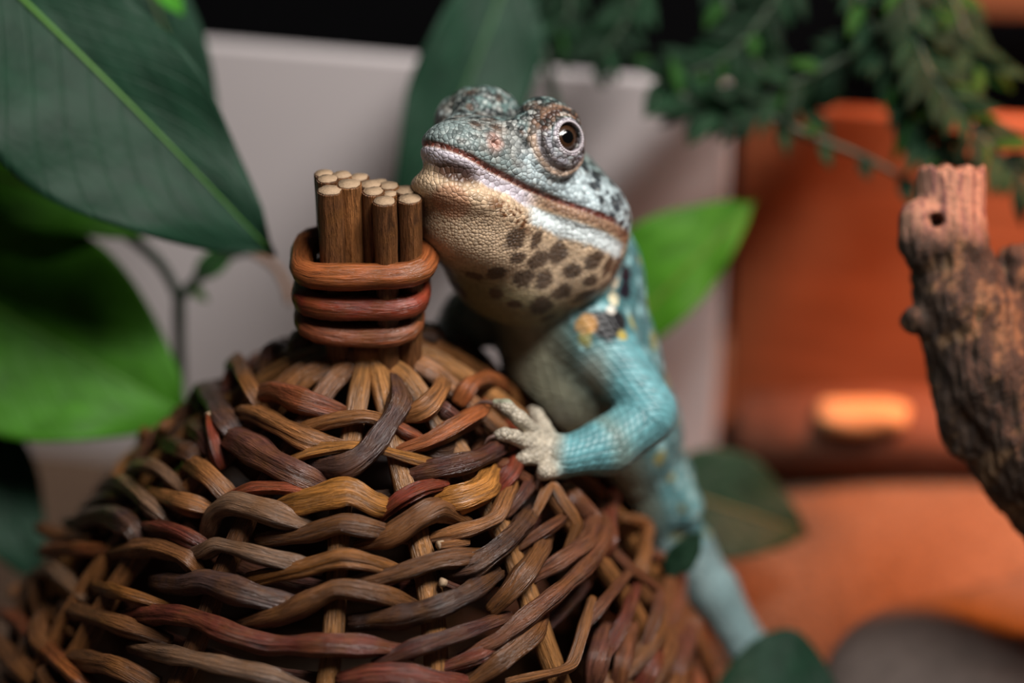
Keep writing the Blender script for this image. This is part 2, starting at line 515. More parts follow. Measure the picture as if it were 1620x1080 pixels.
# the rods that show in front, each traced where it lies on the dome: (colour, radius, [(px, py, offset from the spokes)])
ROWS = [
 ('T', 14, [(362, 596, 2), (376, 570, 30), (392, 604, 36), (416, 648, 8)]),
 ('P', 19, [(308, 648, 0), (326, 614, 26), (352, 658, 32), (390, 706, 0)]),
 ('R', 18, [(408, 630, 5), (435, 618, 28), (482, 634, 34), (545, 652, 4)]),
 ('T', 18, [(376, 655, 3), (405, 656, 26), (447, 677, 36), (492, 698, 28), (566, 714, 8)]),
 ('T', 14, [(470, 688, 0), (520, 669, 28), (575, 660, 36), (616, 672, 8)]),
 ('Y', 9, [(450, 734, 12), (490, 717, 32), (550, 707, 32), (592, 712, 20)]),
 ('Y', 8, [(470, 705, 22), (520, 704, 34), (575, 702, 24)]),
 ('Rd', 11, [(331, 656, 46), (338, 700, 36), (352, 742, 8)]),
 ('M', 23, [(348, 684, 0), (385, 702, 28), (432, 731, 38), (478, 753, 28), (525, 774, 0)]),
 ('P', 20, [(490, 738, 2), (548, 737, 36), (582, 714, 42), (612, 674, 40), (631, 640, 26), (622, 598, 2)]),
 ('T', 17, [(702, 600, 0), (693, 622, 34), (672, 648, 36), (632, 663, 8)]),
 ('O', 17, [(622, 718, 4), (680, 697, 32), (730, 669, 38), (758, 652, 25), (766, 636, 0)]),
 ('Y', 9, [(600, 710, 20), (640, 722, 30), (688, 734, 18)]),
 ('Mr', 18, [(642, 752, 4), (700, 740, 32), (750, 728, 38), (783, 710, 28), (794, 688, 0)]),
 ('M', 12, [(690, 636, 12), (706, 650, 26), (728, 668, 10)]),
 ('Rd', 13, [(824, 712, 8), (806, 748, 30), (770, 792, 4)]),
 ('Y', 21, [(686, 796, 6), (728, 789, 30), (762, 774, 28), (782, 738, 2)]),
 ('Y', 20, [(420, 810, 0), (480, 795, 28), (550, 779, 42), (590, 798, 30), (622, 806, 2)]),
 ('Ro', 11, [(360, 788, 10), (400, 773, 32), (460, 772, 34), (508, 781, 6)]),
 ('G', 18, [(326, 850, -10), (340, 810, 28), (368, 796, 40), (420, 809, 38), (470, 826, 24), (505, 838, 0)]),
 ('T', 17, [(300, 730, 16), (330, 752, 34), (368, 790, 6)]),
 ('T', 16, [(238, 782, 10), (290, 795, 34), (336, 808, 6)]),
 ('B', 16, [(408, 854, 0), (480, 845, 26), (540, 827, 40), (590, 835, 34), (655, 852, 0)]),
 ('G', 15, [(284, 884, -5), (325, 873, 24), (348, 862, 38), (410, 878, 36), (470, 893, 24), (508, 903, 0)]),
 ('Yb', 15, [(395, 917, 0), (460, 903, 28), (540, 881, 40), (590, 890, 30), (645, 907, 0)]),
 ('P', 20, [(244, 920, 2), (290, 925, 28), (326, 920, 40), (390, 939, 38), (440, 953, 22), (488, 962, 0)]),
 ('B', 18, [(380, 988, 0), (450, 970, 28), (530, 931, 42), (590, 938, 36), (656, 957, 0)]),
 ('Rb', 17, [(200, 975, 2), (265, 971, 30), (310, 978, 40), (370, 1003, 36), (430, 1018, 26), (520, 1019, 42), (590, 1022, 34), (655, 1032, 0)]),
 ('G', 15, [(208, 1024, 5), (290, 1040, 34), (350, 1053, 36), (430, 1070, 26), (505, 1096, 2)]),
 ('Mr', 15, [(592, 1052, 18), (650, 1027, 38), (700, 1011, 42), (760, 990, 30), (806, 972, 2)]),
 ('D', 19, [(555, 987, 0), (640, 976, 28), (690, 962, 42), (740, 940, 36), (788, 908, 2)]),
 ('B', 17, [(560, 924, 2), (630, 906, 32), (690, 887, 42), (740, 881, 30), (775, 874, 2)]),
 ('D', 19, [(698, 906, 6), (750, 893, 34), (790, 865, 40), (820, 835, 30), (842, 806, 2)]),
 ('B', 18, [(565, 863, 0), (620, 848, 30), (664, 818, 42), (692, 806, 36), (740, 828, 6)]),
 ('Rd', 13, [(596, 820, 8), (630, 790, 36), (664, 772, 40), (704, 764, 18)]),
 ('T', 15, [(676, 852, 2), (740, 838, 32), (785, 820, 40), (801, 786, 28), (812, 764, 0)]),
 ('M', 12, [(798, 818, 16), (825, 786, 32), (846, 756, 10)]),
 ('T', 8, [(694, 862, 30), (740, 856, 22)]),
 ('M', 7, [(698, 920, 34), (736, 936, 20)]),
 ('B', 18, [(776, 968, 12), (805, 940, 34), (835, 904, 40), (856, 870, 25), (868, 846, 0)]),
 ('Br', 15, [(728, 1044, 2), (790, 1012, 34), (845, 967, 42), (890, 930, 38), (935, 885, 34), (957, 840, 30), (944, 796, 2)]),
 ('Br', 14, [(836, 918, 6), (885, 888, 38), (926, 858, 40), (938, 820, 30), (908, 784, 25), (893, 770, 2)]),
 ('Br', 12, [(818, 868, 8), (860, 840, 36), (892, 818, 28)]),
 ('T', 10, [(846, 816, 28), (872, 768, 36), (892, 796, 40), (911, 828, 38), (893, 874, 12)]),
 ('T', 9, [(800, 1080, 22), (880, 1062, 46), (905, 1050, 48), (922, 1000, 42), (937, 946, 28)]),
 ('Br', 9, [(922, 994, 34), (955, 952, 40), (998, 902, 28)]),
 ('Br', 10, [(962, 862, 22), (1000, 900, 32), (1041, 934, 34), (1038, 976, 34), (1003, 1066, 16)]),
 ('Rb', 10, [(1008, 926, 30), (986, 984, 34), (946, 1056, 14)]),
 ('T', 12, [(984, 818, 20), (1024, 830, 32), (1020, 880, 32), (1000, 940, 12)]),
 ('Br', 13, [(1028, 874, 14), (1074, 898, 30), (1072, 950, 30), (1046, 1006, 8)]),
 ('B', 14, [(1066, 940, 14), (1096, 985, 30), (1120, 1046, 26), (1128, 1096, 6)]),
 ('Rb', 14, [(972, 770, 0), (964, 812, 24), (964, 852, 28), (950, 884, 4)]),
 ('M', 15, [(1090, 990, 10), (1080, 1040, 30), (1052, 1092, 8)]),
 ('M', 16, [(962, 990, 0), (948, 1040, 22), (936, 1094, 4)]),
 ('Br', 15, [(996, 990, 2), (984, 1050, 20), (974, 1096, 4)]),
 ('Rb', 16, [(1044, 1000, 4), (1030, 1050, 24), (1006, 1098, 4)]),
 ('G', 14, [(198, 754, 0), (222, 736, 28), (256, 742, 34), (304, 790, 6)]),
 ('G', 16, [(164, 776, 0), (196, 764, 28), (236, 800, 34), (280, 836, 4)]),
 ('P', 19, [(108, 830, 4), (168, 815, 28), (206, 830, 34), (230, 868, 4)]),
 ('Rb', 17, [(208, 830, 4), (280, 841, 30), (338, 870, 4)]),
 ('O', 12, [(66, 872, 6), (120, 868, 30), (182, 874, 6)]),
 ('B', 18, [(172, 876, 4), (240, 866, 32), (290, 880, 36), (322, 912, 4)]),
 ('G', 15, [(52, 914, 0), (88, 900, 28), (136, 948, 6)]),
 ('T', 15, [(14, 938, 0), (46, 936, 28), (116, 1000, 4)]),
 ('B', 15, [(98, 958, 6), (180, 985, 32), (270, 1014, 4)]),
 ('Yb', 11, [(146, 924, 8), (200, 940, 34), (276, 962, 6)]),
 ('R', 15, [(2, 968, 0), (32, 982, 28), (76, 1048, 4)]),
 ('B', 18, [(100, 1040, 2), (180, 1052, 32), (250, 1086, 4)]),
 ('D', 16, [(250, 690, 12), (292, 712, 30), (322, 722, 12)]),
 ('T', 13, [(246, 700, 14), (262, 676, 34), (274, 664, 22)]),
 ('M', 16, [(296, 668, 4), (320, 690, 26), (352, 728, 2)]),
 ('B', 16, [(-14, 1004, 0), (34, 1062, 30), (72, 1098, 4)]),
 ('O', 14, [(60, 1010, 4), (100, 1052, 30), (150, 1092, 6)]),
 ('Rb', 17, [(536, 1076, 10), (620, 1066, 34), (690, 1076, 36), (760, 1090, 6)]),
 ('B', 18, [(720, 1096, 4), (790, 1046, 36), (838, 1004, 26), (858, 972, 0)]),
 ('Rb', 12, [(690, 1060, 4), (760, 1036, 24), (815, 1000, 4)]),
 ('B', 15, [(62, 834, 2), (104, 850, 24), (150, 852, 4)]),
 ('X', 14, [(132, 804, 0), (176, 786, 22), (214, 790, 2)]),
 ('T', 12, [(210, 740, 6), (222, 706, 26), (228, 680, 26)]),
 ('D', 15, [(640, 690, -4), (690, 712, 14), (735, 700, -6)]),
 ('R', 13, [(600, 660, 4), (640, 682, 24), (668, 694, 4)]),
 ('O', 15, [(722, 640, 2), (742, 610, 26), (770, 600, 20), (806, 622, 2)]),
 ('Rd', 14, [(800, 670, 4), (830, 690, 26), (868, 690, 4)]),
 ('Br', 16, [(846, 772, 8), (806, 742, 18), (790, 736, 2)]),
]
for i, (ck, r, pts) in enumerate(ROWS):
    ctl = [Wn(dome_hit(px, py, off)[None])[0] for px, py, off in pts]
    path = catmull(ctl, 6)
    if len(ctl) > 2:                     # rods kink where they cross a spoke
        pol = [ctl[j] + (ctl[j + 1] - ctl[j]) * q / 6 for j in range(len(ctl) - 1) for q in range(6)] + [ctl[-1]]
        path = [0.6 * a_ + 0.4 * b_ for a_, b_ in zip(path, pol)]
    e0, e1 = 0.62 + 0.3 * rng.random(), 0.5 + 0.3 * rng.random()
    if r <= 9: e0 = e1 = 0.9
    rad = lambda t, r=r, e0=e0, e1=e1: r * 0.95 * U * min(1, e0 + t * 5 * (1 - e0), e1 + (1 - t) * 5 * (1 - e1))
    tube('weaver', path, rad, ROD, hut, rcol(ck), ns=20, rough=0.27, seed=300 + i, flat=0.92)
    if (pts[0][0], pts[0][1]) in ((331, 656), (694, 862), (698, 920)):
        d_ = path[0] - path[1]; d_ /= np.linalg.norm(d_)
        tube('cut_end', [path[0] - d_ * 7 * U, path[0] + d_ * 1.5 * U], rad(0) * 1.05, END, hut, ns=14, rough=0.1, seed=700 + i)
# inner rods between the spokes, all the way round, and the rows round the back
def row_rod(h, th0, th1, phase, r, ck, seed, amp=24, bias=0.0, name='weaver'):
    n = max(8, int(abs(th1 - th0) / 0.07))
    sp = 2 * math.pi / len(SPOKES)
    pts = []
    for j in range(n + 1):
        th = th0 + (th1 - th0) * j / n
        s = np.interp(th % (2 * math.pi), SP_T, SP_I)
        o = amp * math.cos(math.pi * (s + phase)) + bias
        o = -abs(o) if bias < -5 else o
        pts.append(Wn(dome_pt(th, h + 5 * math.sin(th * 3 + phase * 2), o)[None])[0])
    return tube_data(pts, lambda t: r * U * min(1, 0.6 + t * 4, 0.6 + (1 - t) * 4), ns=10, rough=0.16, seed=seed)


st = sorted((a % (2 * math.pi)) for a in SPOKES)
SP_T = np.array([st[-1] - 2 * math.pi] + st + [st[0] + 2 * math.pi])
SP_I = np.arange(-1, len(st) + 1)
kinds = ['B', 'D', 'Br', 'Rb', 'G', 'T', 'P', 'Mr', 'X', 'M']
th_r, th_l = math.radians(108), math.radians(-112)
hrow = [24, 44, 66, 90, 114, 138, 164, 190, 216, 244, 272, 300, 328, 358, 388, 420, 452, 486, 522, 560]
cnt = 0
for ri, h in enumerate(hrow):
    t = th_r + 0.3 * rng.random()
    while t < 2 * math.pi + th_l:
        w = (2.2 + 1.2 * rng.random()) * 2 * math.pi / len(SPOKES)
        v, f, uv = row_rod(h, t, min(t + w * 1.12, 2 * math.pi + th_l + 0.2), ri % 2, 17 + 4 * rng.random(), 'B', 1000 + cnt, amp=19)
        o = mesh_obj('weaver', v, f, ROD, hut, True, uv, None, rcol(random.choice(kinds)))
        t += w; cnt += 1
    # rods tucked inside the spokes along the front
    if ri % 4 == 0 and h > 60:
        t = th_l
        while t < th_r:
            w = (2.6 + 1.0 * rng.random()) * 2 * math.pi / len(SPOKES)
            v, f, uv = row_rod(h + 10, t, min(t + w, th_r + 0.2), ri % 2, 14, 'D', 2000 + cnt, amp=8, bias=-44)
            mesh_obj('weaver', v, f, ROD, hut, True, uv, None, rcol(random.choice(kinds)))
            t += w; cnt += 1
# rows near the ground, below what the photograph shows
av, af, auv, base = [], [], [], 0
for ri, h in enumerate(range(455, 905, 22)):
    a0, a1 = (th_l, th_r) if h < 580 else (0, 2 * math.pi)
    m = 3 if a1 < 4 else 5
    for q in range(m):
        v, f, uv = row_rod(h, a0 + (a1 - a0) * q / m, a0 + (a1 - a0) * (q + 1.06) / m, ri % 2, 17, 'B', 3000 + ri * 9 + q)
        av.append(v); auv.append(uv)
        af += [tuple(i + base for i in k) for k in f]
        base += len(v)
tag(mesh_obj('lower_weave', np.concatenate(av), af, ROD, hut, True, np.concatenate(auv), None, rcol('B')), kind='stuff')

# the neck: upright sticks, cut off level, and three willow bindings
STK = [(521, 301, 40, 19.5, 'B'), (552, 291, 22, 19, 'T'), (590, 303, 22, 18, 'B'), (608, 318, 52, 18.5, 'B'), (648, 315, 30, 19, 'B'),
       (518, 283, 0, 17, 'B'), (512, 275, -34, 15, 'B'), (541, 277, -26, 15, 'T'), (567, 281, -40, 16, 'B'), (586, 292, -12, 16, 'B'),
       (614, 294, -16, 16, 'T'), (641, 301, -8, 18, 'B'), (616, 307, 18, 11, 'T'), (599, 290, -42, 15, 'B')]
for i, (px, py, sv, r, ck) in enumerate(STK):
    # height from the pixel and the distance sv in front of the axis
    k = 1.0
    X = px - 810
    Y = 540 - py
    up = (Y - NU[1] + sv * SP) / CP
    x = X - NU[0]
    def nk(x, sv, up):
        return Wn(np.array([[NU[0] + x, NU[1] + up * CP - sv * SP, sv * CP + up * SP]]))[0]
    # undo the perspective of points off the focus plane
    Zt = sv * CP + up * SP
    kk = (D0 - Zt) / D0
    up = (Y * kk - NU[1] + sv * SP) / CP
    x = X * kk - NU[0]
    top = nk(x, sv, up)
    path = [nk(x * 0.9, sv * 0.8, -30), nk(x * 0.97, sv * 0.95, 60), nk(x, sv, up * 0.6), nk(x, sv, up - 14), top]
    path = catmull(path, 4)
    st_o = tube('stick', path, r * U, ROD, hut, rcol(ck, 0.15), ns=18, rough=0.07, seed=800 + i)
    cap = tube('cut_face', [top - (top - path[-2]) * 0.2, top + (top - path[-2]) / np.linalg.norm(top - path[-2]) * 2.2 * U], r * 0.9 * U, END, st_o, ns=18, rough=0.10, seed=800 + i)
KNOT = plain('dark_knot', lin(52, 34, 28), 0.6, 900, 0.3)


ku = (540 - 356 - NU[1] + 44 * SP) / CP
kc = Wn(np.array([[543 - 810, NU[1] + ku * CP - 40 * SP, 40 * CP + ku * SP]]))[0]
ball_v = [(np.array((math.sin(t) * math.cos(p) * 9, -math.sin(t) * math.sin(p) * 4.5 if True else 0, math.cos(t) * 17)) * U + kc) for t in np.linspace(0, math.pi, 9) for p in np.linspace(0, 2 * math.pi, 13)[:-1]]
ball_f = [(i * 12 + j, i * 12 + (j + 1) % 12, (i + 1) * 12 + (j + 1) % 12, (i + 1) * 12 + j) for i in range(8) for j in range(12)]
mesh_obj('knot', ball_v, ball_f, KNOT, hut)


def ring(yfront, sv0, wx, ws, r, tilt, lift, ck, seed, t0, t1, cx=0.0):
    up0 = (540 - yfront - NU[1] + sv0 * SP) / CP
    pts = []
    for a in np.linspace(t0, t1, 34):
        ca, sa = math.cos(a), math.sin(a)
        n = 4.5
        rr = (abs(ca) ** n + abs(sa) ** n) ** (-1 / n)
        x = cx + wx * rr * sa; sv = ws * rr * ca
        up = up0 + tilt * x + lift * (1 - ca) * 0.5
        pts.append(Wn(np.array([[NU[0] + x, NU[1] + up * CP - sv * SP, sv * CP + up * SP]]))[0])
    rad = lambda t: r * U * min(1, 0.72 + t * 4, 0.72 + (1 - t) * 4)
    tube('binding', pts, rad, BIND, hut, rcol(ck, 0.05), ns=16, rough=0.09, seed=seed)


ring(441, 66, 95, 68, 20, 0.02, 6, 'O', 901, -3.3, 3.3, 0)
ring(489, 62, 88, 64, 20, -0.02, 8, 'Rd', 902, -3.4, 3.2, -6)
ring(531, 58, 81, 60, 19.5, -0.03, 34, 'R', 903, -2.4, 3.9, -10)


# ------------------------------------------------------------------ implicit modelling (distance fields -> one closed mesh)
class Field:
    def __init__(s, lo, hi, step):
        s.lo = np.array(lo, float); s.st = step
        s.n = np.ceil((np.array(hi, float) - s.lo) / step).astype(int) + 1
        s.v = np.full(s.n, 60.0, np.float32)

    def box(s, lo, hi):
        a = np.clip(np.floor((np.asarray(lo) - s.lo) / s.st).astype(int), 0, s.n)
        b = np.clip(np.ceil((np.asarray(hi) - s.lo) / s.st).astype(int) + 1, 0, s.n)
        sl = tuple(slice(int(i), int(j)) for i, j in zip(a, b))
        ax = [(np.arange(i, j) * s.st + o).astype(np.float32) for i, j, o in zip(a, b, s.lo)]
        return sl, ax[0][:, None, None], ax[1][None, :, None], ax[2][None, None, :]

    def blend(s, sl, d, k):
        a = s.v[sl]
        if k <= 0:
            s.v[sl] = np.minimum(a, d)
            return
        h = np.clip(0.5 + 0.5 * (a - d) / k, 0, 1)
        s.v[sl] = a * (1 - h) + d * h - k * h * (1 - h)

    def carve(s, sl, d, k):
        a = s.v[sl]
        h = np.clip(0.5 - 0.5 * (a + d) / k, 0, 1)
        s.v[sl] = a * (1 - h) - d * h + k * h * (1 - h)

    def cone(s, a, b, r0, r1, k=15, carve=False):
        a = np.asarray(a, float); b = np.asarray(b, float)
        m = max(r0, r1) + k + 6
        sl, x, y, z = s.box(np.minimum(a, b) - m, np.maximum(a, b) + m)
        ab = b - a
        t = np.clip(((x - a[0]) * ab[0] + (y - a[1]) * ab[1] + (z - a[2]) * ab[2]) / (ab @ ab + 1e-9), 0, 1)
        d = np.sqrt((x - a[0] - t * ab[0]) ** 2 + (y - a[1] - t * ab[1]) ** 2 + (z - a[2] - t * ab[2]) ** 2) - (r0 + (r1 - r0) * t)
        (s.carve if carve else s.blend)(sl, d, k)

    def ell(s, c, R, rad, k=15, carve=False):
        """Ellipsoid, R rows = its axes."""
        c = np.asarray(c, float); rad = np.asarray(rad, float); R = np.asarray(R, float)
        ext = np.sqrt(((R * rad[:, None]) ** 2).sum(0)) + k + 6
        sl, x, y, z = s.box(c - ext, c + ext)
        x = x - c[0]; y = y - c[1]; z = z - c[2]
        k0 = 0; k1 = 0
        for i in range(3):
            q = (x * R[i, 0] + y * R[i, 1] + z * R[i, 2]) / rad[i]
            k0 = k0 + q * q
            k1 = k1 + (q / rad[i]) ** 2
        k0 = np.sqrt(k0); k1 = np.sqrt(k1) + 1e-9
        (s.carve if carve else s.blend)(sl, (k0 * (k0 - 1) / k1).astype(np.float32), k)

    def torus(s, c, ax, R0, r, k=5, sector=None):
        c = np.asarray(c, float); ax = np.asarray(ax, float)
        m = R0 + r + k + 4
        sl, x, y, z = s.box(c - m, c + m)
        x = x - c[0]; y = y - c[1]; z = z - c[2]
        h = x * ax[0] + y * ax[1] + z * ax[2]
        rho = np.sqrt(np.maximum(x * x + y * y + z * z - h * h, 0))
        d = np.sqrt((rho - R0) ** 2 + h * h) - r
        if sector is not None:           # only the part below the middle
            up_ = (x * sector[0] + y * sector[1] + z * sector[2]) / (rho + 1e-6)
            d = d + 30 * np.clip(up_ + 0.05, 0, 1)
        s.blend(sl, d.astype(np.float32), k)

    def mesh(s):
        v = s.v
        ins = v < 0
        nx, ny, nz = v.shape
        cs = sum(ins[i:nx - 1 + i, j:ny - 1 + j, k:nz - 1 + k].astype(np.int8) for i in (0, 1) for j in (0, 1) for k in (0, 1))
        act = np.argwhere((cs > 0) & (cs < 8))
        idx = np.full((nx - 1, ny - 1, nz - 1), -1, np.int32)
        idx[tuple(act.T)] = np.arange(len(act))
        cor = np.array([(i, j, k) for i in (0, 1) for j in (0, 1) for k in (0, 1)])
        val = np.stack([v[tuple((act + c).T)] for c in cor], 1)
        pos = np.zeros((len(act), 3)); num = np.zeros(len(act))
        for a in range(8):
            for b in range(a + 1, 8):
                if np.abs(cor[a] - cor[b]).sum() != 1: continue
                m = (val[:, a] < 0) != (val[:, b] < 0)
                t = np.where(m, val[:, a] / np.where(m, val[:, a] - val[:, b], 1), 0)
                pos += m[:, None] * (cor[a] + t[:, None] * (cor[b] - cor[a]))
                num += m
        P3 = (act + pos / num[:, None]) * s.st + s.lo
        faces = []
        for ax in range(3):
            o1, o2 = [(1, 2), (2, 0), (0, 1)][ax]
            sa = [slice(None)] * 3; sb = [slice(None)] * 3
            sa[ax] = slice(0, -1); sb[ax] = slice(1, None)
            A, B = ins[tuple(sa)], ins[tuple(sb)]
            e = np.argwhere(A != B)
            e = e[(e[:, o1] > 0) & (e[:, o2] > 0) & (e[:, o1] < v.shape[o1] - 1) & (e[:, o2] < v.shape[o2] - 1)]
            flip = A[tuple(e.T)]
            q = []
            for d1, d2 in ((1, 1), (0, 1), (0, 0), (1, 0)):
                g = e.copy(); g[:, o1] -= d1; g[:, o2] -= d2
                q.append(idx[tuple(g.T)])
            q = np.stack(q, 1)
            q = np.where(flip[:, None], q, q[:, ::-1])
            faces.append(q)
        return P3, np.concatenate(faces)


def sstep(a, b, x):
    t = np.clip((x - a) / (b - a), 0, 1)
    return t * t * (3 - 2 * t)


def wnoise(p, sc, seed, oct=4):
    """Cheap smooth noise from summed sines, about -1..1."""
    r_ = np.random.default_rng(seed)
    out = np.zeros(len(p)); amp = 1; tot = 0
    for o_ in range(oct):
        for _ in range(4):
            k = r_.normal(size=3) / sc * (2 ** o_) * 2.2
            out += amp * np.sin(p @ k + r_.random() * 6.28) / 2.2
        tot += amp; amp *= 0.55
    return out / tot


# ------------------------------------------------------------------ the lizard
HS = 1.225                                             # head size
hf = np.array([-0.506, 0.214, 0.836]); hf /= np.linalg.norm(hf)
hl = np.array([0.803, -0.214, 0.556]); hl -= hf * (hl @ hf); hl /= np.linalg.norm(hl)
hu = np.cross(hf, hl)
HR = np.stack([hf, hl, hu])
HO = V(676, 250, 190) - 300 * HS * hf


def hp(x, y, z):
    return HO + HS * (hf * x + hl * y + hu * z)


F = Field((-190, -930, -520), (570, 450, 290), 2.6)


def hell(c, rad, k=12, carve=False, R=None):
    F.ell(hp(*c), HR if R is None else R @ HR, np.array(rad) * HS, k * HS, carve)


def hcone(a, b, r0, r1, k=12, carve=False):
    F.cone(hp(*a), hp(*b), r0 * HS, r1 * HS, k * HS, carve)


def roty(a):
    c_, s_ = math.cos(a), math.sin(a)
    return np.array([[c_, 0, s_], [0, 1, 0], [-s_, 0, c_]])


# skull, muzzle, jaw, jowls, throat
hell((105, 0, 36), (140, 92, 66), 10)
hell((185, 0, 30), (104, 62, 44), 22)
hell((240, 0, 20), (44, 38, 29), 18)
hell((254, 0, 16), (28, 34, 24), 14)
hell((142, 0, -26), (136, 82, 38), 16)
hell((230, 0, -20), (42, 36, 28), 16)
for sg in (-1, 1):
    hell((40, sg * 78, 6), (80, 56, 62), 24)
    hell((28, sg * 70, -45), (66, 56, 56), 26)
hell((110, 0, -58), (128, 80, 60), 26)
hell((45, 0, -88), (92, 86, 62), 26)
for sg in (-1, 1):
    hell((136, sg * 44, 100), (56, 34, 36), 14)
    for a_, b_ in (((186, 50, 94), (168, 66, 110)), ((168, 66, 110), (138, 72, 114)), ((138, 72, 114), (106, 70, 98))):
        hcone((a_[0], sg * a_[1], a_[2]), (b_[0], sg * b_[1], b_[2]), 11, 11, 9)
    hcone((185, sg * 46, 84), (236, sg * 27, 48), 15, 10, 14)
    E_ = np.array((150, sg * 67, 79.0))
    AX = np.array((0.30 + sg * 0.08, sg * 0.89, 0.22)); AX /= np.linalg.norm(AX)
    hell(E_, (42, 42, 42), 12)
    hcone(E_ + AX * 28, E_ + AX * 60, 17.5, 28, 5, True)
    axw = AX @ HR
    F.torus(hp(*(E_ + AX * 34)), axw, 20.5 * HS, 3.0 * HS, 4 * HS)
    F.torus(hp(*(E_ + AX * 26 + np.array((1, 0, -3.0)))), axw, 31 * HS, 3.0 * HS, 6 * HS, hu)
    F.torus(hp(*(E_ + AX * 14 + np.array((1, 0, -4.0)))), axw, 40 * HS, 4.2 * HS, 8 * HS, hu)
    nb_ = np.array((236, sg * 38, 42.0))
    hell(nb_, (13, 9, 10), 6)
    hell(nb_ + np.array((4, sg * 9, 3)), (5, 5, 4), 3, True)

# neck and trunk (photo pixel, depth, radius)
def chain(pts, k=30):
    for (a, ra), (b, rb) in zip(pts[:-1], pts[1:]):
        F.cone(V(*a), V(*b), ra, rb, k)


F.cone(hp(30, 0, 10), V(905, 440, -190), 112, 112, 40)
chain([((905, 440, -190), 108), ((900, 505, -205), 120), ((925, 590, -225), 124), ((968, 680, -292), 112), ((1012, 770, -372), 88), ((1035, 830, -405), 66)], 40)
# tail
chain([((1035, 830, -405), 60), ((1080, 870, -415), 53), ((1128, 935, -420), 44), ((1186, 1030, -425), 36), ((1235, 1130, -435), 27), ((1270, 1230, -445), 19)], 20)
F.cone(V(1270, 1230, -445), V(1288, 1330, -460), 19, 9, 12)
# left arm (the one in front)
SH, EL, WR = V(938, 530, -110), V(1030, 648, -60), V(893, 722, 18)
F.cone(V(925, 510, -150), SH, 66, 60, 30)
F.cone(SH, EL, 57, 43, 22)
F.cone(EL + (V(1022, 662, -55) - EL), V(960, 706, -20), 45, 44, 12)
F.cone(V(960, 706, -20), WR, 44, 31, 14)
# right arm behind the neck of the hut
F.cone(V(800, 490, -230), V(745, 505, -250), 56, 50, 25)
F.cone(V(745, 505, -260), V(712, 532, -290), 48, 36, 20)
F.cone(V(712, 532, -290), V(664, 556, -305), 32, 20, 12)
# left hind leg: thigh drawn up along the flank, shin back down behind the hut
F.cone(V(1074, 800, -350), V(1022, 706, -262), 42, 36, 7)
F.cone(V(1022, 706, -262), V(1000, 770, -250), 30, 20, 6)
# hand
WRp = WR
palm = dome_hit(866, 704, 40)
F.cone(WRp, palm, 29, 24, 12)
TIPS = []


def finger(pts, rads, claw, k=6):
    q = [dome_hit(px, py, off) for px, py, off in pts]
    for i in range(len(q) - 1):
        F.cone(q[i], q[i + 1], rads[i], rads[i + 1], k)
    TIPS.append((q[-1], q[-2], dome_hit(*claw), rads[-1]))


finger([(866, 702, 44), (843, 684, 50), (822, 662, 60), (800, 643, 62), (785, 638, 52)], (18, 14, 12, 11.5, 8), (750, 640, 34))
finger([(862, 712, 44), (838, 703, 48), (814, 691, 54), (798, 687, 52), (788, 688, 46)], (17, 13, 11, 10.5, 8), (766, 703, 36))
finger([(872, 698, 40), (858, 672, 44), (848, 656, 42), (842, 650, 34)], (16, 12, 11.5, 9), (830, 652, 16))
finger([(890, 738, 40), (874, 743, 46), (862, 746, 46), (857, 751, 40)], (20, 14, 12.5, 9), (849, 775, 26))
finger([(872, 722, 38), (848, 722, 40), (830, 724, 36), (820, 728, 28)], (17, 13, 11, 8), (806, 736, 14))

# mouth groove and gular fold, pressed into the field
sl, x, y, z = F.box(HO - 60, HO + 480)
sl = tuple(sl)


def mouth_z(xx):
    return np.interp(xx, [0, 20, 60, 120, 180, 240, 285, 320], [8, 10, 12, 11, 10, 14, 20, 22])


lo_, hi_ = HO - 420, HO + 420
sl, x, y, z = F.box(lo_, hi_)
dx, dy, dz = x - HO[0], y - HO[1], z - HO[2]
lx = (dx * hf[0] + dy * hf[1] + dz * hf[2]) / HS
ly = (dx * hl[0] + dy * hl[1] + dz * hl[2]) / HS
lz = (dx * hu[0] + dy * hu[1] + dz * hu[2]) / HS
near = (np.abs(F.v[sl]) < 14)
gr = np.exp(-((lz - mouth_z(lx)) / 3.4) ** 2) * sstep(18, 45, lx)
lip = np.exp(-((lz - mouth_z(lx) - 9) / 7) ** 2) * sstep(40, 90, lx) * -2.2 + np.exp(-((lz - mouth_z(lx) + 10) / 8) ** 2) * sstep(40, 90, lx) * -2.0
fold = np.exp(-((lz - mouth_z(lx) + 24) / 6) ** 2) * sstep(-10, 20, lx) * (1 - sstep(120, 170, lx)) * 3.0
F.v[sl] += (near * (gr * 3.6 + lip * 0.6 + fold)).astype(np.float32)

# belly and limbs press on the wicker instead of sinking into it
sl, x, y, z = F.box((-190, -560, -480), (330, 60, 80))
yy = y - NU[1]
F.v[sl] = np.maximum(F.v[sl], 24 - dome_g(x - NU[0], z * CP - yy * SP, yy * CP + z * SP)).astype(np.float32)
LP, LF = F.mesh()
del F, dx, dy, dz, lx, ly, lz, gr, lip, fold, near
# smooth a touch
ed = np.concatenate([LF[:, [0, 1]], LF[:, [1, 2]], LF[:, [2, 3]], LF[:, [3, 0]]])
for _ in range(2):
    acc = np.zeros_like(LP); cn = np.zeros(len(LP))
    for i_, j_ in ((0, 1), (1, 0)):
        np.add.at(acc, ed[:, i_], LP[ed[:, j_]]); np.add.at(cn, ed[:, i_], 1)
    LP = LP * 0.5 + 0.5 * acc / cn[:, None]
fn = np.cross(LP[LF[:, 2]] - LP[LF[:, 0]], LP[LF[:, 3]] - LP[LF[:, 1]])
LN = np.zeros_like(LP)
for k in range(4): np.add.at(LN, LF[:, k], fn)
LN /= np.linalg.norm(LN, axis=1)[:, None] + 1e-12

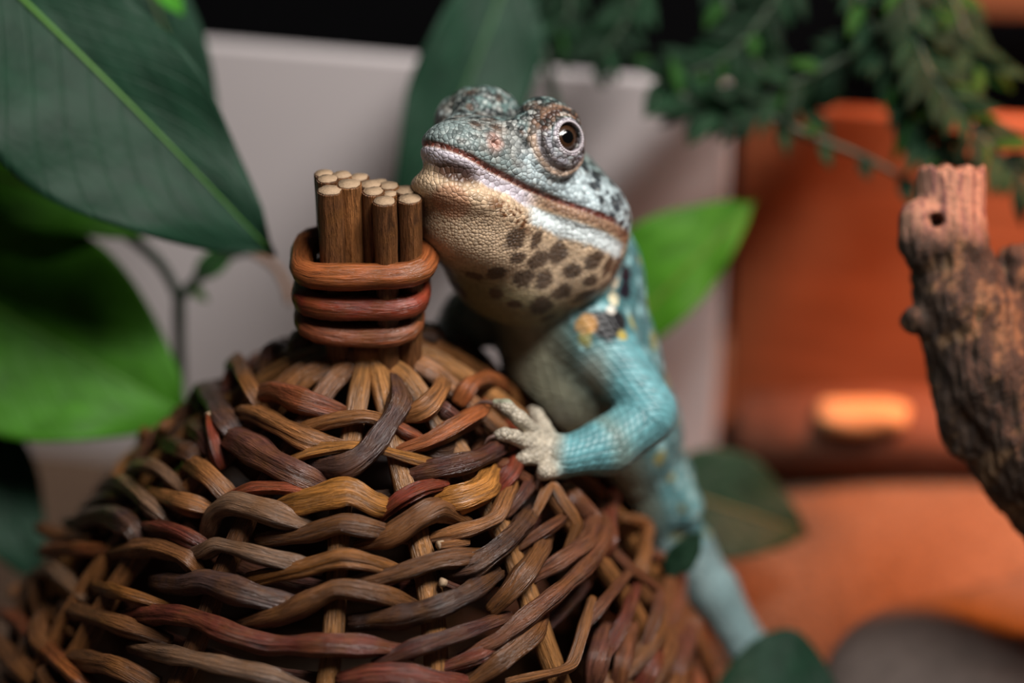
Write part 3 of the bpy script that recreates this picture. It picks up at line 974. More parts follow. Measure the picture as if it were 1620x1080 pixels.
# ---- skin pigment, painted on the surface
hloc = (LP - HO) @ HR.T / HS
hx, hy, hz = hloc.T
ay = np.abs(hy)
zm = mouth_z(hx)
nz1 = wnoise(LP, 60, 1); nz2 = wnoise(LP, 22, 2); nz3 = wnoise(LP, 9, 3)
col = np.tile(L(70, 116, 120), (len(LP), 1))


def paint(mask, c):
    global col
    mask = np.clip(mask, 0, 1)[:, None]
    col = col * (1 - mask) + np.asarray(c) * mask


def segd(a, b):
    ab = b - a
    t = np.clip(((LP - a) @ ab) / (ab @ ab), 0, 1)
    return np.linalg.norm(LP - a - t[:, None] * ab, axis=1)


def polyd(pts):
    return np.min([segd(np.asarray(a), np.asarray(b)) for a, b in zip(pts[:-1], pts[1:])], 0)


# which body part a vertex is on
spine = [V(905, 440, -190), V(900, 505, -205), V(925, 590, -225), V(968, 680, -292), V(1012, 770, -372), V(1035, 830, -405)]
d_arm = np.minimum(polyd([SH, EL]) - 50, polyd([V(1022, 662, -55), V(960, 706, -20), WR]) - 40)
d_trunk = polyd(spine) - 105
d_hand = np.linalg.norm(LP - dome_hit(845, 700, 44), axis=1)
head = sstep(-25, 10, hx) * (1 - sstep(80, 110, -hz)) * (np.linalg.norm((hloc - (110, 0, 0)) / (230, 190, 190), axis=1) < 1)
head = sstep(-30, 5, hx + 0.25 * (hz + 20)) * (hloc[:, 2] > -190) * (LP[:, 1] > 20)
# trunk: teal back, dark olive belly on the left/front side, flank
belly = sstep(25, -55, (LP[:, 0] - np.interp(LP[:, 1], [-290, -140, -50, 35, 100], [262, 205, 120, 90, 95])) * 0.9 - LP[:, 2] * 0.0 - 0)
paint((1 - head) * belly, L(134, 136, 116))
# tail
tl = sstep(-330, -370, LP[:, 1])
paint(tl * 0.95, L(126, 152, 154))
# thigh
d_th = polyd([V(1074, 800, -350), V(1022, 706, -262)])
paint(sstep(52, 42, d_th) * (LN[:, 2] > -0.2) * 0.9, L(94, 148, 154))
# arms
arm = sstep(14, 0, d_arm) * (LP[:, 1] < 70)
paint(arm, L(94, 148, 154))
inner = sstep(90, 30, np.linalg.norm(LP - V(905, 560, -70), axis=1))   # pale inner side of the upper arm
paint(arm * inner * 0.8, L(150, 172, 168))
paint(arm * sstep(75, 20, np.linalg.norm(LP - V(915, 600, -60), axis=1)) * 0.7, L(160, 160, 144))
d_ra = np.minimum(segd(V(745, 505, -260), V(712, 532, -290)), segd(V(712, 532, -290), V(664, 556, -305)))
paint(sstep(62, 40, d_ra) * (LP[:, 0] < -30), L(84, 142, 150))
# hand
hand = sstep(0, 40, V(905, 700, 0)[0] - LP[:, 0] + 0.2 * nz2 * 20) * (d_hand < 130) * (LP[:, 1] < -95) * (LP[:, 2] > -60)
paint(hand, L(172, 162, 144))

# head: crown, cheek, lips, throat
up_h = sstep(-4, 2, hz - zm)
paint(head, L(192, 166, 136))                                     # jaw and throat ground colour
low = head * (1 - up_h)
paint(low * sstep(62, 20, ay) * sstep(-45, -80, hz) * sstep(205, 120, hx) * 0.9, L(124, 122, 86))
paint(low * sstep(-85, -125, hz) * 0.75, L(124, 122, 86))
paint(head * up_h, L(174, 190, 193))                              # cheek
paint(head * sstep(52, 88, hz + nz2 * 6 - 0.05 * (hx - 100)), L(98, 122, 118))       # crown
paint(head * up_h * sstep(185, 225, hx + nz2 * 8), L(122, 136, 134))   # muzzle
paint(head * up_h * sstep(26, 12, hz) * sstep(250, 275, hx), L(178, 172, 172))
paint(head * sstep(-0.15, -0.6, nz1) * up_h * 0.35, L(120, 92, 76))
# lower lip: pale in front, brown under the cheek, a white scaly band, then the spotted tan jaw
dzm = zm - hz
paint(low * sstep(2, 5, dzm) * sstep(24, 17, dzm + 3 * nz2) * sstep(140, 185, hx), L(196, 188, 196))
paint(low * sstep(1, 4, dzm) * sstep(18, 12, dzm) * sstep(175, 130, hx) * 0.75, L(126, 88, 66))
paint(low * sstep(16, 20, dzm) * sstep(44, 36, dzm + 4 * nz2) * sstep(178, 150, hx + 6 * nz2) * sstep(0, 14, hx), L(206, 216, 216))
paint(low * sstep(26, 34, dzm) * sstep(62, 50, dzm) * sstep(130, 180, hx) * sstep(250, 215, hx) * sstep(0.0, 0.35, nz2 + 0.4 * nz3), L(104, 66, 38))
paint(low * sstep(30, 15, np.linalg.norm((hloc - (262, 18, -4)) / (1.2, 1.3, 0.62), axis=1)) * 0.95, L(66, 40, 30))
paint(low * sstep(30, 20, np.linalg.norm(hloc - (262, 26, -44), axis=1)) * 0.4, L(190, 110, 70))


def seeds(mask, gap, n, seed):
    r_ = np.random.default_rng(seed)
    idx = np.nonzero(mask)[0]
    r_.shuffle(idx)
    out = []
    pos = np.zeros((0, 3))
    for i in idx[:6000]:
        if len(out) == 0 or np.min(((pos - LP[i]) ** 2).sum(1)) > gap * gap:
            out.append(i); pos = LP[out]
            if len(out) >= n: break
    return out


def spots(ids, rad, c, seed, jit=0.35, soft=0.25, strength=1.0, mask=1.0, squash=0.25):
    r_ = np.random.default_rng(seed)
    m = np.zeros(len(LP))
    for i in ids:
        d = LP - LP[i]
        nearv = np.nonzero((np.abs(d) < rad * 2.2).all(1))[0]
        dd = d[nearv]
        ax_ = r_.normal(size=3); ax_ /= np.linalg.norm(ax_)
        q = np.sqrt(np.maximum((dd ** 2).sum(1) - squash * 2 * (dd @ ax_) ** 2, 0)) / (rad * (1 + jit * (r_.random() - 0.5) * 2))
        q += 0.26 * nz3[nearv] + 0.12 * nz2[nearv]
        m[nearv] = np.maximum(m[nearv], sstep(1 + soft, 1 - soft, q))
    paint(m * strength * mask, c)


jaw = (head > 0.5) & (dzm > 46) & (hx < 175) & (ay > 18) & (hz > -135)
spots(seeds(jaw, 35, 110, 5), 14, L(74, 56, 42), 5, 0.3, 0.2, 0.95, low)
ck = (head > 0.5) & (up_h > 0.5) & (hz < 70) & (hx < 120)
spots(seeds(ck & (hx < 90), 21, 70, 6), 7.5, L(24, 32, 40), 6, 0.5, 0.3, 0.95, head)
spots(seeds((head > 0.5) & (hz > 62), 19, 220, 7), 7.6, L(24, 30, 30), 7, 0.6, 0.3, 0.95, head)
spots(seeds((head > 0.5) & (hz > 60) & (hx > 120), 34, 40, 17), 9, L(120, 96, 80), 17, 0.6, 0.4, 0.5, head)
paint(head * sstep(4.2, 2.2, np.abs(hz - zm - 0.5)) * sstep(30, 60, hx) * 0.95, L(112, 48, 32))   # the mouth line
paint(head * sstep(10, 4, np.abs(hz - zm + 6)) * sstep(60, 30, hx) * sstep(0, 15, hx) * 0.6, L(96, 60, 44))
# round the eyes
for sg in (-1, 1):
    E_ = np.array((150, sg * 67, 79.0)); AX = np.array((0.30 + sg * 0.08, sg * 0.89, 0.22)); AX /= np.linalg.norm(AX)
    rel = hloc - E_
    al = rel @ AX
    per = rel - al[:, None] * AX
    rr = np.linalg.norm(per, axis=1)
    upd = np.array((0, 0, 1.0)) - AX * AX[2]
    above = per @ (upd / np.linalg.norm(upd)) / (rr + 1e-6)
    fr = (al > -8) & (np.linalg.norm(rel, axis=1) < 85)
    low_e = sstep(0.15, -0.15, above)
    if sg < 0: fr = fr * 0.15
    paint(fr * sstep(34, 38, rr) * sstep(50, 45, rr) * low_e, L(184, 158, 136))
    paint(fr * sstep(24, 28, rr) * sstep(42, 37, rr) * low_e * 0.9, L(158, 158, 166))
    paint(fr * sstep(26, 29, rr) * sstep(35, 31, rr) * low_e * sstep(-0.5, 0.2, nz2 + nz3), L(56, 42, 40))
    paint(fr * sstep(32, 34, rr) * sstep(38, 36, rr) * low_e * 0.85, L(70, 54, 50))
    paint(fr * sstep(26, 29, rr) * sstep(52, 40, rr) * (1 - low_e), L(128, 98, 78))
    paint(fr * sstep(30, 33, rr) * sstep(40, 36, rr) * (1 - low_e) * 0.95, L(62, 40, 32))
    paint(fr * sstep(15, 18, rr) * sstep(26, 23.5, rr), L(180, 172, 178))
    paint(fr * sstep(19, 16.5, rr), L(40, 28, 24))
    nb_ = np.array((236, sg * 38, 42.0))
    paint(sstep(21, 11, np.linalg.norm(hloc - nb_, axis=1)) * 0.85, L(186, 138, 122))

# collar and body dots; anchors are points on the skin found through a photo pixel
pxx = 810 + LP[:, 0] * D0 / (D0 - LP[:, 2]); pyy = 540 - LP[:, 1] * D0 / (D0 - LP[:, 2])


def skin_at(px, py):
    d = (pxx - px) ** 2 + (pyy - py) ** 2
    i = np.nonzero(d < 64)[0]
    return LP[i[np.argmax(LP[i, 2])]] if len(i) else LP[np.argmin(d)]


back = (head < 0.3) & (belly < 0.2) & (arm < 0.3) & (tl < 0.3)
spots(seeds(back, 30, 160, 9), 7.5, L(150, 196, 200), 9, 0.4, 0.4, 0.8, back)
spots(seeds(back, 64, 40, 10), 10, L(160, 150, 72), 10, 0.4, 0.4, 0.7, back)
for (px, py, r, c_) in [(962, 508, 26, (10, 10, 14)), (944, 500, 15, (10, 10, 14)), (984, 500, 18, (10, 10, 14)), (998, 436, 15, (20, 26, 38)), (996, 462, 15, (20, 26, 38)),
                        (926, 506, 16, (176, 128, 66)), (912, 514, 12, (168, 130, 78)), (978, 470, 11, (220, 210, 176)), (980, 452, 10, (214, 204, 180)), (974, 486, 8, (220, 214, 200)),
                        (992, 528, 9, (190, 170, 80))]:
    p = skin_at(px, py)
    paint((head < 0.6) * sstep(r * 1.2, r * 0.8, np.linalg.norm(LP - p, axis=1) + 3 * nz3), L(*c_))
paint(back * (nz1 > 0.3) * 0.2, L(40, 84, 92))
col *= (1 + 0.10 * nz2)[:, None]
col = np.clip(col, 0, 1)
region = np.clip(arm + (1 - head) * 0.9, 0, 1) * (1 - hand)                      # big regular scales away from the head
throat = low * sstep(46, 60, dzm)
speck = head * up_h * np.clip(0.45 + 0.55 * sstep(60, 85, hz), 0, 1)
msk = np.stack([region, throat * 0.9, speck], 1)

skin = NT('lizard_skin')
co = skin.add('ShaderNodeTexCoord').outputs['Object']
vc = skin.add('ShaderNodeVertexColor', layer_name='Col').outputs['Color']
mk = skin.add('ShaderNodeVertexColor', layer_name='Mask').outputs['Color']
sep = skin.add('ShaderNodeSeparateColor', Color=mk)


suv = skin.add('ShaderNodeAttribute', attribute_name='suv').outputs['Vector']


def scales(vec, sc, rnd, dims='3D'):
    a = skin.add('ShaderNodeTexVoronoi', voronoi_dimensions=dims, feature='DISTANCE_TO_EDGE', Scale=sc, Randomness=rnd)
    b = skin.add('ShaderNodeTexVoronoi', voronoi_dimensions=dims, feature='F1', Scale=sc, Randomness=rnd)
    skin.set(a.inputs['Vector'], vec); skin.set(b.inputs['Vector'], vec)
    e = skin.ramp(a.outputs['Distance'], [(0.0, G3(0)), (0.10, G3(0.8)), (0.26, G3(1))])
    h = skin.math('SUBTRACT', 1.0, skin.math('POWER', b.outputs['Distance'], 2.0))
    s2 = skin.add('ShaderNodeSeparateColor', Color=b.outputs['Color'])
    return e, s2.outputs[0], skin.math('ADD', h, skin.math('MULTIPLY', e, 0.35))


e1, r1, h1 = scales(co, 1 / (7.8 * U), 0.8)
e2, r2, h2 = scales(suv, 1.0, 0.22, '2D')
e3, r3, h3 = scales(co, 1 / (5.2 * U), 0.7)
pick = lambda a_, b_, c_: skin.mix(sep.outputs[0], skin.mix(sep.outputs[1], a_, b_), c_)
ee, rr_, hh = pick(e1, e3, e2), pick(r1, r3, r2), pick(h1, h3, h2)
rl = skin.ramp(rr_, [(0.0, G3(0.76)), (1.0, G3(1.24))])
c = skin.mix(1.0, vc, rl, 'MULTIPLY')
sp_d = skin.math('MULTIPLY', skin.ramp(r1, [(0.0, G3(1)), (0.25, G3(1)), (0.33, G3(0))]), sep.outputs[2])
c = skin.mix(skin.math('MULTIPLY', sp_d, 0.85), c, lin(44, 46, 44))
sp_l = skin.math('MULTIPLY', skin.ramp(r1, [(0.76, G3(0)), (0.86, G3(1))]), sep.outputs[2])
c = skin.mix(skin.math('MULTIPLY', sp_l, 0.4), c, lin(206, 210, 204))
gapc = skin.mix(1.0, vc, (0.42, 0.42, 0.46), 'MULTIPLY')
c = skin.mix(skin.math('MULTIPLY', skin.ramp(ee, [(0.0, G3(0.8)), (0.9, G3(0.0))]), sep.outputs[2]), c, gapc)
nrm = skin.bump(hh, 2.6 * U, 0.8)
SKIN = skin.out(c, 0.42, nrm, Specular_IOR_Level=0.45)
SKIN.node_tree.nodes['Principled BSDF'].inputs['Subsurface Weight'].default_value = 0.06
SKIN.node_tree.nodes['Principled BSDF'].inputs['Subsurface Radius'].default_value = (0.0008, 0.0005, 0.0004)

lizard = empty('lizard', P(1000, 800, -340), 'turquoise collared lizard with spotted tan throat climbing over the wicker hut', 'lizard')
body = mesh_obj('body', Wn(LP), LF, SKIN, lizard, True, None, col)
# scale rows follow each limb and the trunk: (along, round) in scale widths
suv_d = np.zeros((len(LP), 3), np.float32); best = np.full(len(LP), 1e9)
for pts_, sz, rad_ in ((spine, 11.0, 105), ([spine[-1], V(1128, 935, -385), V(1186, 1030, -405), V(1270, 1230, -445)], 11.0, 40), ([SH, EL], 12.0, 50), ([V(1022, 662, -55), V(960, 706, -20), WR], 12.0, 42),
                      ([V(745, 505, -250), V(712, 532, -290), V(664, 556, -305)], 11.0, 38), ([V(1074, 800, -350), V(1022, 706, -262)], 11.0, 42)):
    acc_ = 0.0
    for a_, b_ in zip(pts_[:-1], pts_[1:]):
        ab = b_ - a_; ln_ = np.linalg.norm(ab); tt = ab / ln_
        al_ = np.clip((LP - a_) @ tt, 0, ln_)
        rv = LP - a_ - al_[:, None] * tt
        d_ = np.linalg.norm(rv, axis=1) - rad_
        e1_ = np.array((0, 0, 1.0)) - tt * tt[2]; e1_ /= np.linalg.norm(e1_); e2_ = np.cross(tt, e1_)
        v_ = np.arctan2(rv @ e2_, rv @ e1_) * rad_ / sz
        u_ = (acc_ + (LP - a_) @ tt) / sz
        m_ = d_ < best
        best[m_] = d_[m_]
        suv_d[m_, 0] = (u_ + 0.5 * v_)[m_]; suv_d[m_, 1] = (v_ * 0.866)[m_]
        acc_ += ln_
at_ = body.data.attributes.new('suv', 'FLOAT_VECTOR', 'POINT')
at_.data.foreach_set('vector', suv_d.ravel())
a = body.data.color_attributes.new('Mask', 'FLOAT_COLOR', 'POINT')
cc = np.ones((len(LP), 4), np.float32); cc[:, :3] = msk
a.data.foreach_set('color', cc.ravel())


def ball(name, c, r, mat, parent, seg=32, axis=None, squash=1.0):
    bm = bmesh.new()
    bmesh.ops.create_uvsphere(bm, u_segments=seg, v_segments=seg // 2, radius=1)
    q = Vector(axis).to_track_quat('Z', 'Y') if axis is not None else None
    vs = []
    for v in bm.verts:
        p = Vector((v.co.x, v.co.y, v.co.z * squash)) * r
        if q: p = q @ p
        vs.append(Vector(c) + p)
    fs = [[v.index for v in f.verts] for f in bm.faces]
    bm.free()
    return mesh_obj(name, vs, fs, mat, parent)


def wdir(d):
    return (W(*d) - W(0, 0, 0)).normalized()


iris = NT('iris_brown')
co = iris.add('ShaderNodeTexCoord').outputs['Object']
IRIS = iris.out(iris.mix(iris.noise(co, 2500, 4), lin(34, 20, 12), lin(66, 42, 22)), 0.2, None, Coat_Weight=0.6, Coat_Roughness=0.05)
PUPIL = plain('pupil_black', (0.002, 0.002, 0.002), 0.06, 100, 0.1)
SCLERA = plain('eyeball_dark', lin(40, 26, 18), 0.15, 800, 0.2)
LID = plain('eyelid_scale', lin(184, 176, 180), 0.45, 2500, 0.15)
CLAW = plain('dark_claw', lin(88, 66, 58), 0.3, 1500, 0.3)
for sg in (-1, 1):
    E_ = np.array((150, sg * 67, 79.0)); AX = np.array((0.30 + sg * 0.08, sg * 0.89, 0.22)); AX /= np.linalg.norm(AX)
    ec = hp(*(E_ + AX * 11)); axd = wdir(AX @ HR)
    eye = ball('eyeball', W(*ec), 26 * HS * U, SCLERA, lizard)
    r_e = 26 * HS
    # iris and pupil: caps lying on the ball, turned a little towards the viewer
    gz = (AX @ HR) * 1.0 + np.array((0.0, 0.02, 0.22)); gz /= np.linalg.norm(gz)
    for nm, ang_, rad_, mt in (('iris', 0.68, 1.012, IRIS), ('pupil', 0.40, 1.022, PUPIL)):
        t1 = np.cross(gz, (0, 1, 0)); t1 /= np.linalg.norm(t1); t2 = np.cross(gz, t1)
        vs = [W(*(ec + gz * r_e * rad_))]; fs = []
        m_ = 36
        for i in range(1, 9):
            a_ = ang_ * i / 8
            for j in range(m_):
                b_ = 2 * math.pi * j / m_
                vs.append(W(*(ec + r_e * (rad_ - 0.03 * (i / 8) ** 6) * (gz * math.cos(a_) + math.sin(a_) * (t1 * math.cos(b_) + t2 * math.sin(b_))))))
        for j in range(m_):
            fs.append((0, 1 + (j + 1) % m_, 1 + j))
        for i in range(7):
            for j in range(m_):
                a_, b_ = 1 + i * m_ + j, 1 + i * m_ + (j + 1) % m_
                fs.append((a_, b_, b_ + m_, a_ + m_))
        mesh_obj(nm, vs, fs, mt, eye)
    # beaded rim of the lids
    t1 = np.cross(AX, (0, 0, 1.0)); t1 /= np.linalg.norm(t1); t2 = np.cross(AX, t1)
    vs, fs = [], []
    bm = bmesh.new(); bmesh.ops.create_icosphere(bm, subdivisions=2, radius=1)
    bv = [np.array(v.co) for v in bm.verts]; bf = [[v.index for v in f.verts] for f in bm.faces]; bm.free()
    for j in range(40):
        b_ = 2 * math.pi * j / 40
        q = hp(*(E_ + AX * 37 + (t1 * math.cos(b_) + t2 * math.sin(b_)) * 19.8))
        o_ = len(vs)
        vs += [W(*(q + p * 2.1)) for p in bv]
        fs += [tuple(i + o_ for i in f) for f in bf]
    tag(mesh_obj('eyelid_scales', vs, fs, LID, lizard), kind='stuff')
for tip, prev, end, r in TIPS:
    tip_w, end_w = Wn(tip[None])[0], Wn(end[None])[0]
    prev_w = Wn(prev[None])[0]
    d = (tip_w - prev_w); d /= np.linalg.norm(d)
    mid = (tip_w + end_w) / 2 + d * 4 * U + np.array((0, 0, 3 * U))
    tube('claw', catmull([tip_w - d * 2 * U, mid, end_w], 6), lambda t, r=r: max(0.12, (1 - t) ** 0.8) * r * 0.62 * U, CLAW, lizard, ns=10, cap='round')

# ------------------------------------------------------------------ plants
lm = NT('leaf')
uv = lm.add('ShaderNodeTexCoord').outputs['UV']
oi = lm.add('ShaderNodeObjectInfo')
sx = lm.add('ShaderNodeSeparateXYZ', Vector=uv)
tt = lm.math('SUBTRACT', lm.math('MULTIPLY', sx.outputs[0], 10.0), lm.math('MULTIPLY', lm.math('ABSOLUTE', sx.outputs[1]), 3.6))
vein = lm.math('PINGPONG', tt, 0.5)
vr = lm.ramp(vein, [(0.0, G3(1)), (0.10, G3(0))])
nn = lm.noise(lm.mapping(uv, (6, 3, 1)), 1.0, 4, 0.6)
cl = oi.outputs['Color']
c = lm.mix(lm.ramp(nn, [(0.3, G3(0)), (0.7, G3(1))]), lm.mix(1.0, cl, G3(0.7), 'MULTIPLY'), lm.mix(1.0, cl, G3(1.3), 'MULTIPLY'))
c = lm.mix(lm.math('MULTIPLY', vr, 0.16), c, lm.mix(1.0, cl, (1.6, 1.5, 1.3), 'MULTIPLY'))
LEAF = lm.out(c, 0.58, lm.bump(lm.math('SUBTRACT', nn, lm.math('MULTIPLY', vr, 0.2)), 0.0004), Specular_IOR_Level=0.2)
RIB = plain('leaf_rib', (0.5, 0.5, 0.5), 0.5, 300, 0.1)
rb = NT('leaf_midrib')
RIB = rb.out(rb.add('ShaderNodeObjectInfo').outputs['Color'], 0.5)
STEM = plain('dark_green_stem', lin(26, 48, 26), 0.55, 500, 0.4, 0.0003)
BSTEM = plain('brown_twig', lin(112, 80, 58), 0.7, 500, 0.35, 0.0003)


def leaf(parent, base, tip, hw, colr, nrm=(0, 0, 1), fold=0.22, bend=0.06, nt=22, nsd=10, rib=None, hw2=None, tipw=0.8, curl=0.0):
    a0 = V(*base); a1 = V(*tip)
    ax = a1 - a0; ln = np.linalg.norm(ax); t_ = ax / ln
    n = np.array(nrm, float); n -= t_ * (n @ t_); n /= np.linalg.norm(n)
    sd = np.cross(t_, n)
    hw2 = hw if hw2 is None else hw2
    vs, uvs, fs = [], [], []
    rows = []
    for lay in (0, 1):
        for i in range(nt + 1):
            t = i / nt
            w = max(0.0, math.sin(math.pi * t ** 0.82)) ** 0.78 * (1 - 0.25 * t ** 5)
            w = max(w, 0.015) * (1 - sstep(0.9, 1.0, np.array(t)) * 0.6)
            for j in range(-nsd, nsd + 1):
                s_ = j / nsd
                ww = (hw if s_ > 0 else hw2) * w * s_
                zz = abs(ww) * fold + ln * bend * math.sin(math.pi * t) - ln * curl * t * t + 0.02 * ln * math.sin(t * 17 + s_ * 2) * abs(s_)
                q = a0 + ax * t + sd * ww + n * (zz - lay * max(2.5, ln * 0.008))
                vs.append(W(*q)); uvs.append((t, s_))
    m = 2 * nsd + 1; o2 = (nt + 1) * m
    for i in range(nt):
        for j in range(2 * nsd):
            q = (i * m + j, i * m + j + 1, (i + 1) * m + j + 1, (i + 1) * m + j)
            fs.append(q); fs.append(tuple(k + o2 for k in q[::-1]))
        for j in (0, 2 * nsd):
            q = (i * m + j, (i + 1) * m + j, (i + 1) * m + j + o2, i * m + j + o2)
            fs.append(q if j == 0 else q[::-1])
    for i in (0, nt):
        for j in range(2 * nsd):
            q = (i * m + j, i * m + j + 1, i * m + j + 1 + o2, i * m + j + o2)
            fs.append(q if i else q[::-1])
    o = mesh_obj('leaf', vs, fs, LEAF, parent, True, np.array(uvs), None, lin(*colr))
    if rib:
        path = [W(*(a0 + ax * t + n * (ln * bend * math.sin(math.pi * t) - ln * curl * t * t + 1.5))) for t in np.linspace(-0.04, 0.97, 16)]
        tube('midrib', path, lambda t: (rib[0] * (1 - 0.8 * t)) * U, RIB, o, lin(*rib[1]), ns=8)
    return o


ficus = empty('artificial_plant', P(290, 860, -800), 'artificial plant with large glossy dark and bright green leaves beside the white board', 'plant')
leaf(ficus, (-70, -100, -120), (436, 406, -220), 225, (22, 52, 36), (0.1, 0.25, 1), 0.2, 0.05, 30, 14, (6, (72, 122, 34)), 128)
leaf(ficus, (-150, 410, -400), (306, 664, -420), 200, (58, 112, 22), (-0.2, 0.3, 1), 0.16, 0.05, 30, 14, (6, (84, 140, 36)), 190)
leaf(ficus, (190, -130, -440), (352, 290, -400), 62, (22, 52, 36), (0.2, 0.1, 1), 0.2, 0.04, 18, 8, (4, (70, 90, 30)))
leaf(ficus, (236, -50, -330), (292, 26, -330), 22, (70, 150, 36), (0, 0, 1), 0.2, 0.04, 12, 5)
leaf(ficus, (-120, 590, -520), (70, 930, -480), 95, (22, 52, 36), (0.4, 0.1, 1), 0.2, 0.04, 18, 8)
leaf(ficus, (-120, 240, -400), (250, 372, -400), 80, (58, 112, 22), (0, 0.3, 1), 0.2, 0.04, 18, 8, (4, (70, 80, 30)))
leaf(ficus, (308, 440, -430), (378, 384, -430), 22, (34, 84, 26), (0, 0, 1), 0.2, 0.04, 12, 5)
leaf(ficus, (300, 450, -440), (330, 478, -430), 10, (60, 100, 30), (0, 0, 1), 0.2, 0.04, 10, 4)
fl = W(*V(290, 860, -800)); fl = Vector((fl.x, fl.y, 0.0))
for path, r, mt in (([fl, P(286, 740, -720), P(284, 580, -520), P(283, 468, -430)], 11, STEM), ([P(283, 470, -430), P(262, 430, -430), P(236, 400, -430), P(150, 330, -420), P(20, 200, -400), P(-60, 60, -300), P(-70, -100, -125)], 10, STEM),
                    ([P(283, 472, -430), P(318, 436, -430), P(350, 408, -430), P(400, 392, -420)], 10, STEM), ([P(20, 200, -400), P(-100, 300, -370), P(-150, 410, -400)], 8, STEM),
                    ([P(-60, 60, -300), P(80, -60, -380), P(190, -130, -440)], 7, STEM), ([P(-100, 300, -370), P(-160, 480, -480), P(-120, 590, -520)], 7, STEM), ([P(190, -130, -440), P(225, -80, -380), P(236, -50, -330)], 5, STEM),
                    ([P(-60, 160, -380), P(-120, 240, -400)], 5, STEM), ([P(350, 408, -430), P(392, 398, -440), P(432, 420, -450), P(452, 452, -450), P(458, 480, -450)], 7, BSTEM)):
    tube('stem' if mt == STEM else 'twig', catmull(path, 6), r * U, mt, ficus, ns=10, rough=0.08, seed=5)

vine = empty('leafy_vine', P(1010, 860, -860), 'tall artificial vine with broad dark leaves rising behind the lizard', 'plant')
leaf(vine, (815, -70, -560), (622, 392, -520), 105, (22, 52, 36), (0.35, 0.0, 1), 0.18, 0.06, 26, 12, (5, (44, 84, 40)), 120)
leaf(vine, (958, 560, -560), (1196, 316, -540), 62, (58, 112, 22), (0.0, 0.2, 1), 0.2, 0.05, 24, 12, (5, (84, 110, 30)), 125)
leaf(vine, (1030, 768, -600), (1280, 846, -580), 105, (22, 52, 36), (0.0, 0.3, 1), 0.2, 0.05, 24, 12, (7, (70, 76, 24)), 105)
leaf(vine, (1330, 1122, -340), (1112, 1110, -335), 128, (22, 52, 36), (0.0, 0.5, 1), 0.2, 0.08, 24, 12, (5, (34, 60, 20)), 100)
vf = W(*V(1010, 860, -860)); vf = Vector((vf.x, vf.y, 0.0))
for path, r in (([vf, P(1005, 800, -760), P(1000, 700, -640), P(960, 560, -580), P(905, 300, -580), P(860, 80, -570), P(815, -70, -560)], 10), ([P(1004, 780, -730), P(1016, 768, -660), P(1030, 768, -600)], 7),
                ([vf, P(1200, 960, -900), P(1420, 1160, -600), P(1440, 1190, -420), P(1330, 1122, -340)], 7)):
    tube('stem', catmull(path, 6), r * U, STEM, vine, ns=10, rough=0.08, seed=6)

fallen = leaf(None, (1052, 910, -232), (1110, 838, -222), 27, (22, 52, 36), (0.5, 0.2, 1), 0.2, 0.05, 14, 6)
fallen.name = 'fallen_leaf'
tag(fallen, 'small dark green leaf caught between the wicker and the tail of the lizard', 'leaf')

spray = empty('hanging_foliage', P(1300, -60, -480), 'dense dark green artificial foliage with small leaves hanging over the boards', 'plant')
SPR = [[(1500, -60, -420), (1400, 50, -430), (1260, 130, -440), (1150, 175, -450), (1070, 150, -450)],
       [(1260, -60, -480), (1190, 50, -480), (1120, 105, -480), (1040, 125, -480)],
       [(1020, -60, -520), (990, 30, -520), (945, 96, -520)],
       [(1150, 150, -450), (1260, 205, -440), (1370, 250, -430), (1470, 305, -420)],
       [(1430, -60, -360), (1460, 90, -360), (1530, 190, -350), (1640, 310, -340)],
       [(1340, -60, -400), (1400, 90, -400), (1450, 190, -400), (1492, 262, -400)],
       [(1130, -60, -520), (1170, 60, -510), (1240, 150, -500), (1290, 170, -500)],
       [(900, -60, -560), (900, 20, -560), (880, 60, -560)],
       [(1490, -60, -440), (1530, 60, -430), (1560, 120, -430)]]
r_ = np.random.default_rng(21)
for si, pts in enumerate(SPR):
    cv = catmull([V(*p) for p in pts], 10)
    tube('stem', [W(*p) for p in cv], lambda t: (9 - 4 * t) * U, STEM, spray, ns=8, rough=0.06, seed=30 + si)
    sparse = si == 3
    ln = sum(np.linalg.norm(b - a) for a, b in zip(cv[:-1], cv[1:]))
    n = int(ln / (40 if sparse else 12))
    for k in range(n):
        q = (k + 0.5) / n * (len(cv) - 1.001)
        i0 = int(q); p0 = cv[i0] + (cv[i0 + 1] - cv[i0]) * (q - i0)
        if sparse and 0.35 < k / n < 0.75 and k % 2: continue
        d = cv[i0 + 1] - cv[i0]; d /= np.linalg.norm(d)
        side = np.array((-d[1], d[0], 0)) * (1 if k % 2 else -1)
        v = d * 0.7 + side * (0.5 + 0.5 * r_.random()) + np.array((0, -0.1, (r_.random() - 0.4) * 0.9))
        v /= np.linalg.norm(v)
        le = 58 + 40 * r_.random()
        p1 = p0 + v * le * (0.7 if sparse else 1)
        inv = lambda p: (810 + p[0] * D0 / (D0 - p[2]), 540 - p[1] * D0 / (D0 - p[2]), p[2])
        tone = 0.8 + 0.4 * r_.random()
        cg = (20 * tone, 48 * tone, 28 * tone) if r_.random() > 0.12 else (36, 78, 24)
        leaf(spray, inv(p0), inv(p1), 10 + 6 * r_.random(), cg, (r_.normal() * 0.4, 0.3 + r_.normal() * 0.3, 1), 0.2, 0.06, 8, 3)

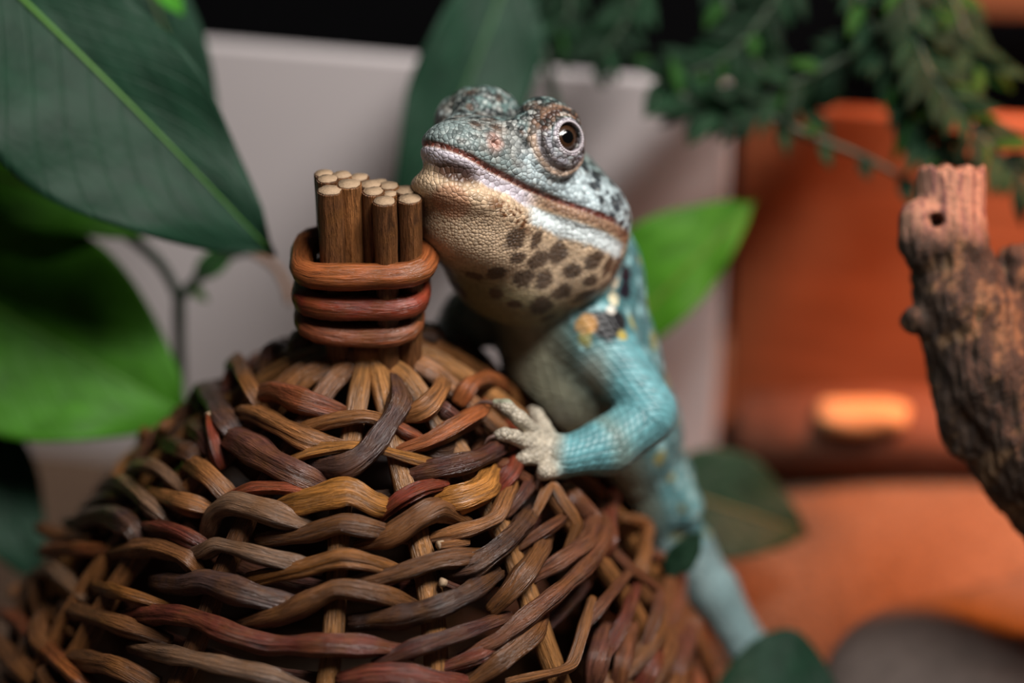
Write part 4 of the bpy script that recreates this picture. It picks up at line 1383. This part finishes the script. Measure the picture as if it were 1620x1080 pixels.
# ------------------------------------------------------------------ driftwood
D = Field((500, -1100, -340), (1330, 300, 180), 3.8)
for a_, b_, r0, r1, k in (((1506, 240, -80), (1500, 372, -80), 54, 58, 12), ((1500, 372, -80), (1520, 480, -85), 60, 72, 16), ((1520, 480, -85), (1566, 590, -95), 74, 92, 20),
                          ((1566, 590, -95), (1660, 700, -110), 92, 128, 20), ((1660, 700, -110), (1790, 860, -120), 128, 130, 20), ((1790, 860, -120), (1850, 1160, -130), 130, 130, 20), ((1850, 1160, -130), (1895, 1410, -150), 130, 145, 20),
                          ((1456, 348, -52), (1462, 392, -52), 34, 38, 10), ((1480, 500, -70), (1446, 506, -62), 34, 22, 10), ((1612, 420, -100), (1630, 520, -110), 40, 60, 12), ((1650, 412, -100), (1664, 540, -110), 40, 60, 12),
                          ((1500, 606, -80), (1530, 690, -90), 30, 40, 12)):
    D.cone(V(*a_), V(*b_), r0, r1, k)
D.cone(V(1476, 346, 20), V(1484, 350, -58), 15, 10, 5, True)
sl, x, y, z = D.box(D.lo, D.lo + D.n * D.st)
D.v[:] = np.maximum(D.v, y - 277 - 5 * np.sin(x / 5.0) - 4 * np.sin(z / 6.0 + x / 17) + 0.06 * (x - 680) * 0)
DP, DF = D.mesh()
fn = np.cross(DP[DF[:, 2]] - DP[DF[:, 0]], DP[DF[:, 3]] - DP[DF[:, 1]])
DN = np.zeros_like(DP)
for k in range(4): np.add.at(DN, DF[:, k], fn)
DN /= np.linalg.norm(DN, axis=1)[:, None] + 1e-12
grain = wnoise(DP * np.array((1, 0.16, 1)), 9, 41, 3)
big = wnoise(DP, 40, 42, 4)
topm = sstep(150, 205, DP[:, 1] + 12 * big)
DP = DP + DN * ((3.0 * grain * (1 - 0.3 * topm) + 7 * big * (1 - topm))[:, None])
dc = np.tile(L(56, 40, 28), (len(DP), 1))
m = sstep(0.05, 0.6, wnoise(DP, 55, 43))[:, None]; dc = dc * (1 - m) + L(108, 82, 56) * m
m = sstep(0.0, 0.6, grain)[:, None] * 0.5; dc = dc * (1 - m) + L(28, 20, 17) * m
m = topm[:, None]; dc = dc * (1 - m) + L(160, 120, 98) * m
m = topm[:, None] * sstep(0.0, 0.4, wnoise(DP * np.array((1, 0.12, 1)), 8, 44, 3))[:, None] * 0.8; dc = dc * (1 - m) + L(104, 66, 66) * m
dw = NT('driftwood')
co = dw.add('ShaderNodeTexCoord').outputs['Object']
n1 = dw.noise(dw.mapping(co, (900, 900, 200)), 1.0, 5, 0.65)
vc = dw.add('ShaderNodeVertexColor', layer_name='Col').outputs['Color']
c = dw.mix(n1, dw.mix(1.0, vc, G3(0.6), 'MULTIPLY'), dw.mix(1.0, vc, G3(1.35), 'MULTIPLY'))
DRIFT = dw.out(c, 0.75, dw.bump(n1, 0.0009))
drift = mesh_obj('driftwood', Wn(DP), DF, DRIFT, None, True, None, dc)
tag(drift, 'knobbly dark driftwood branch with a pale splintered broken tip', 'driftwood')
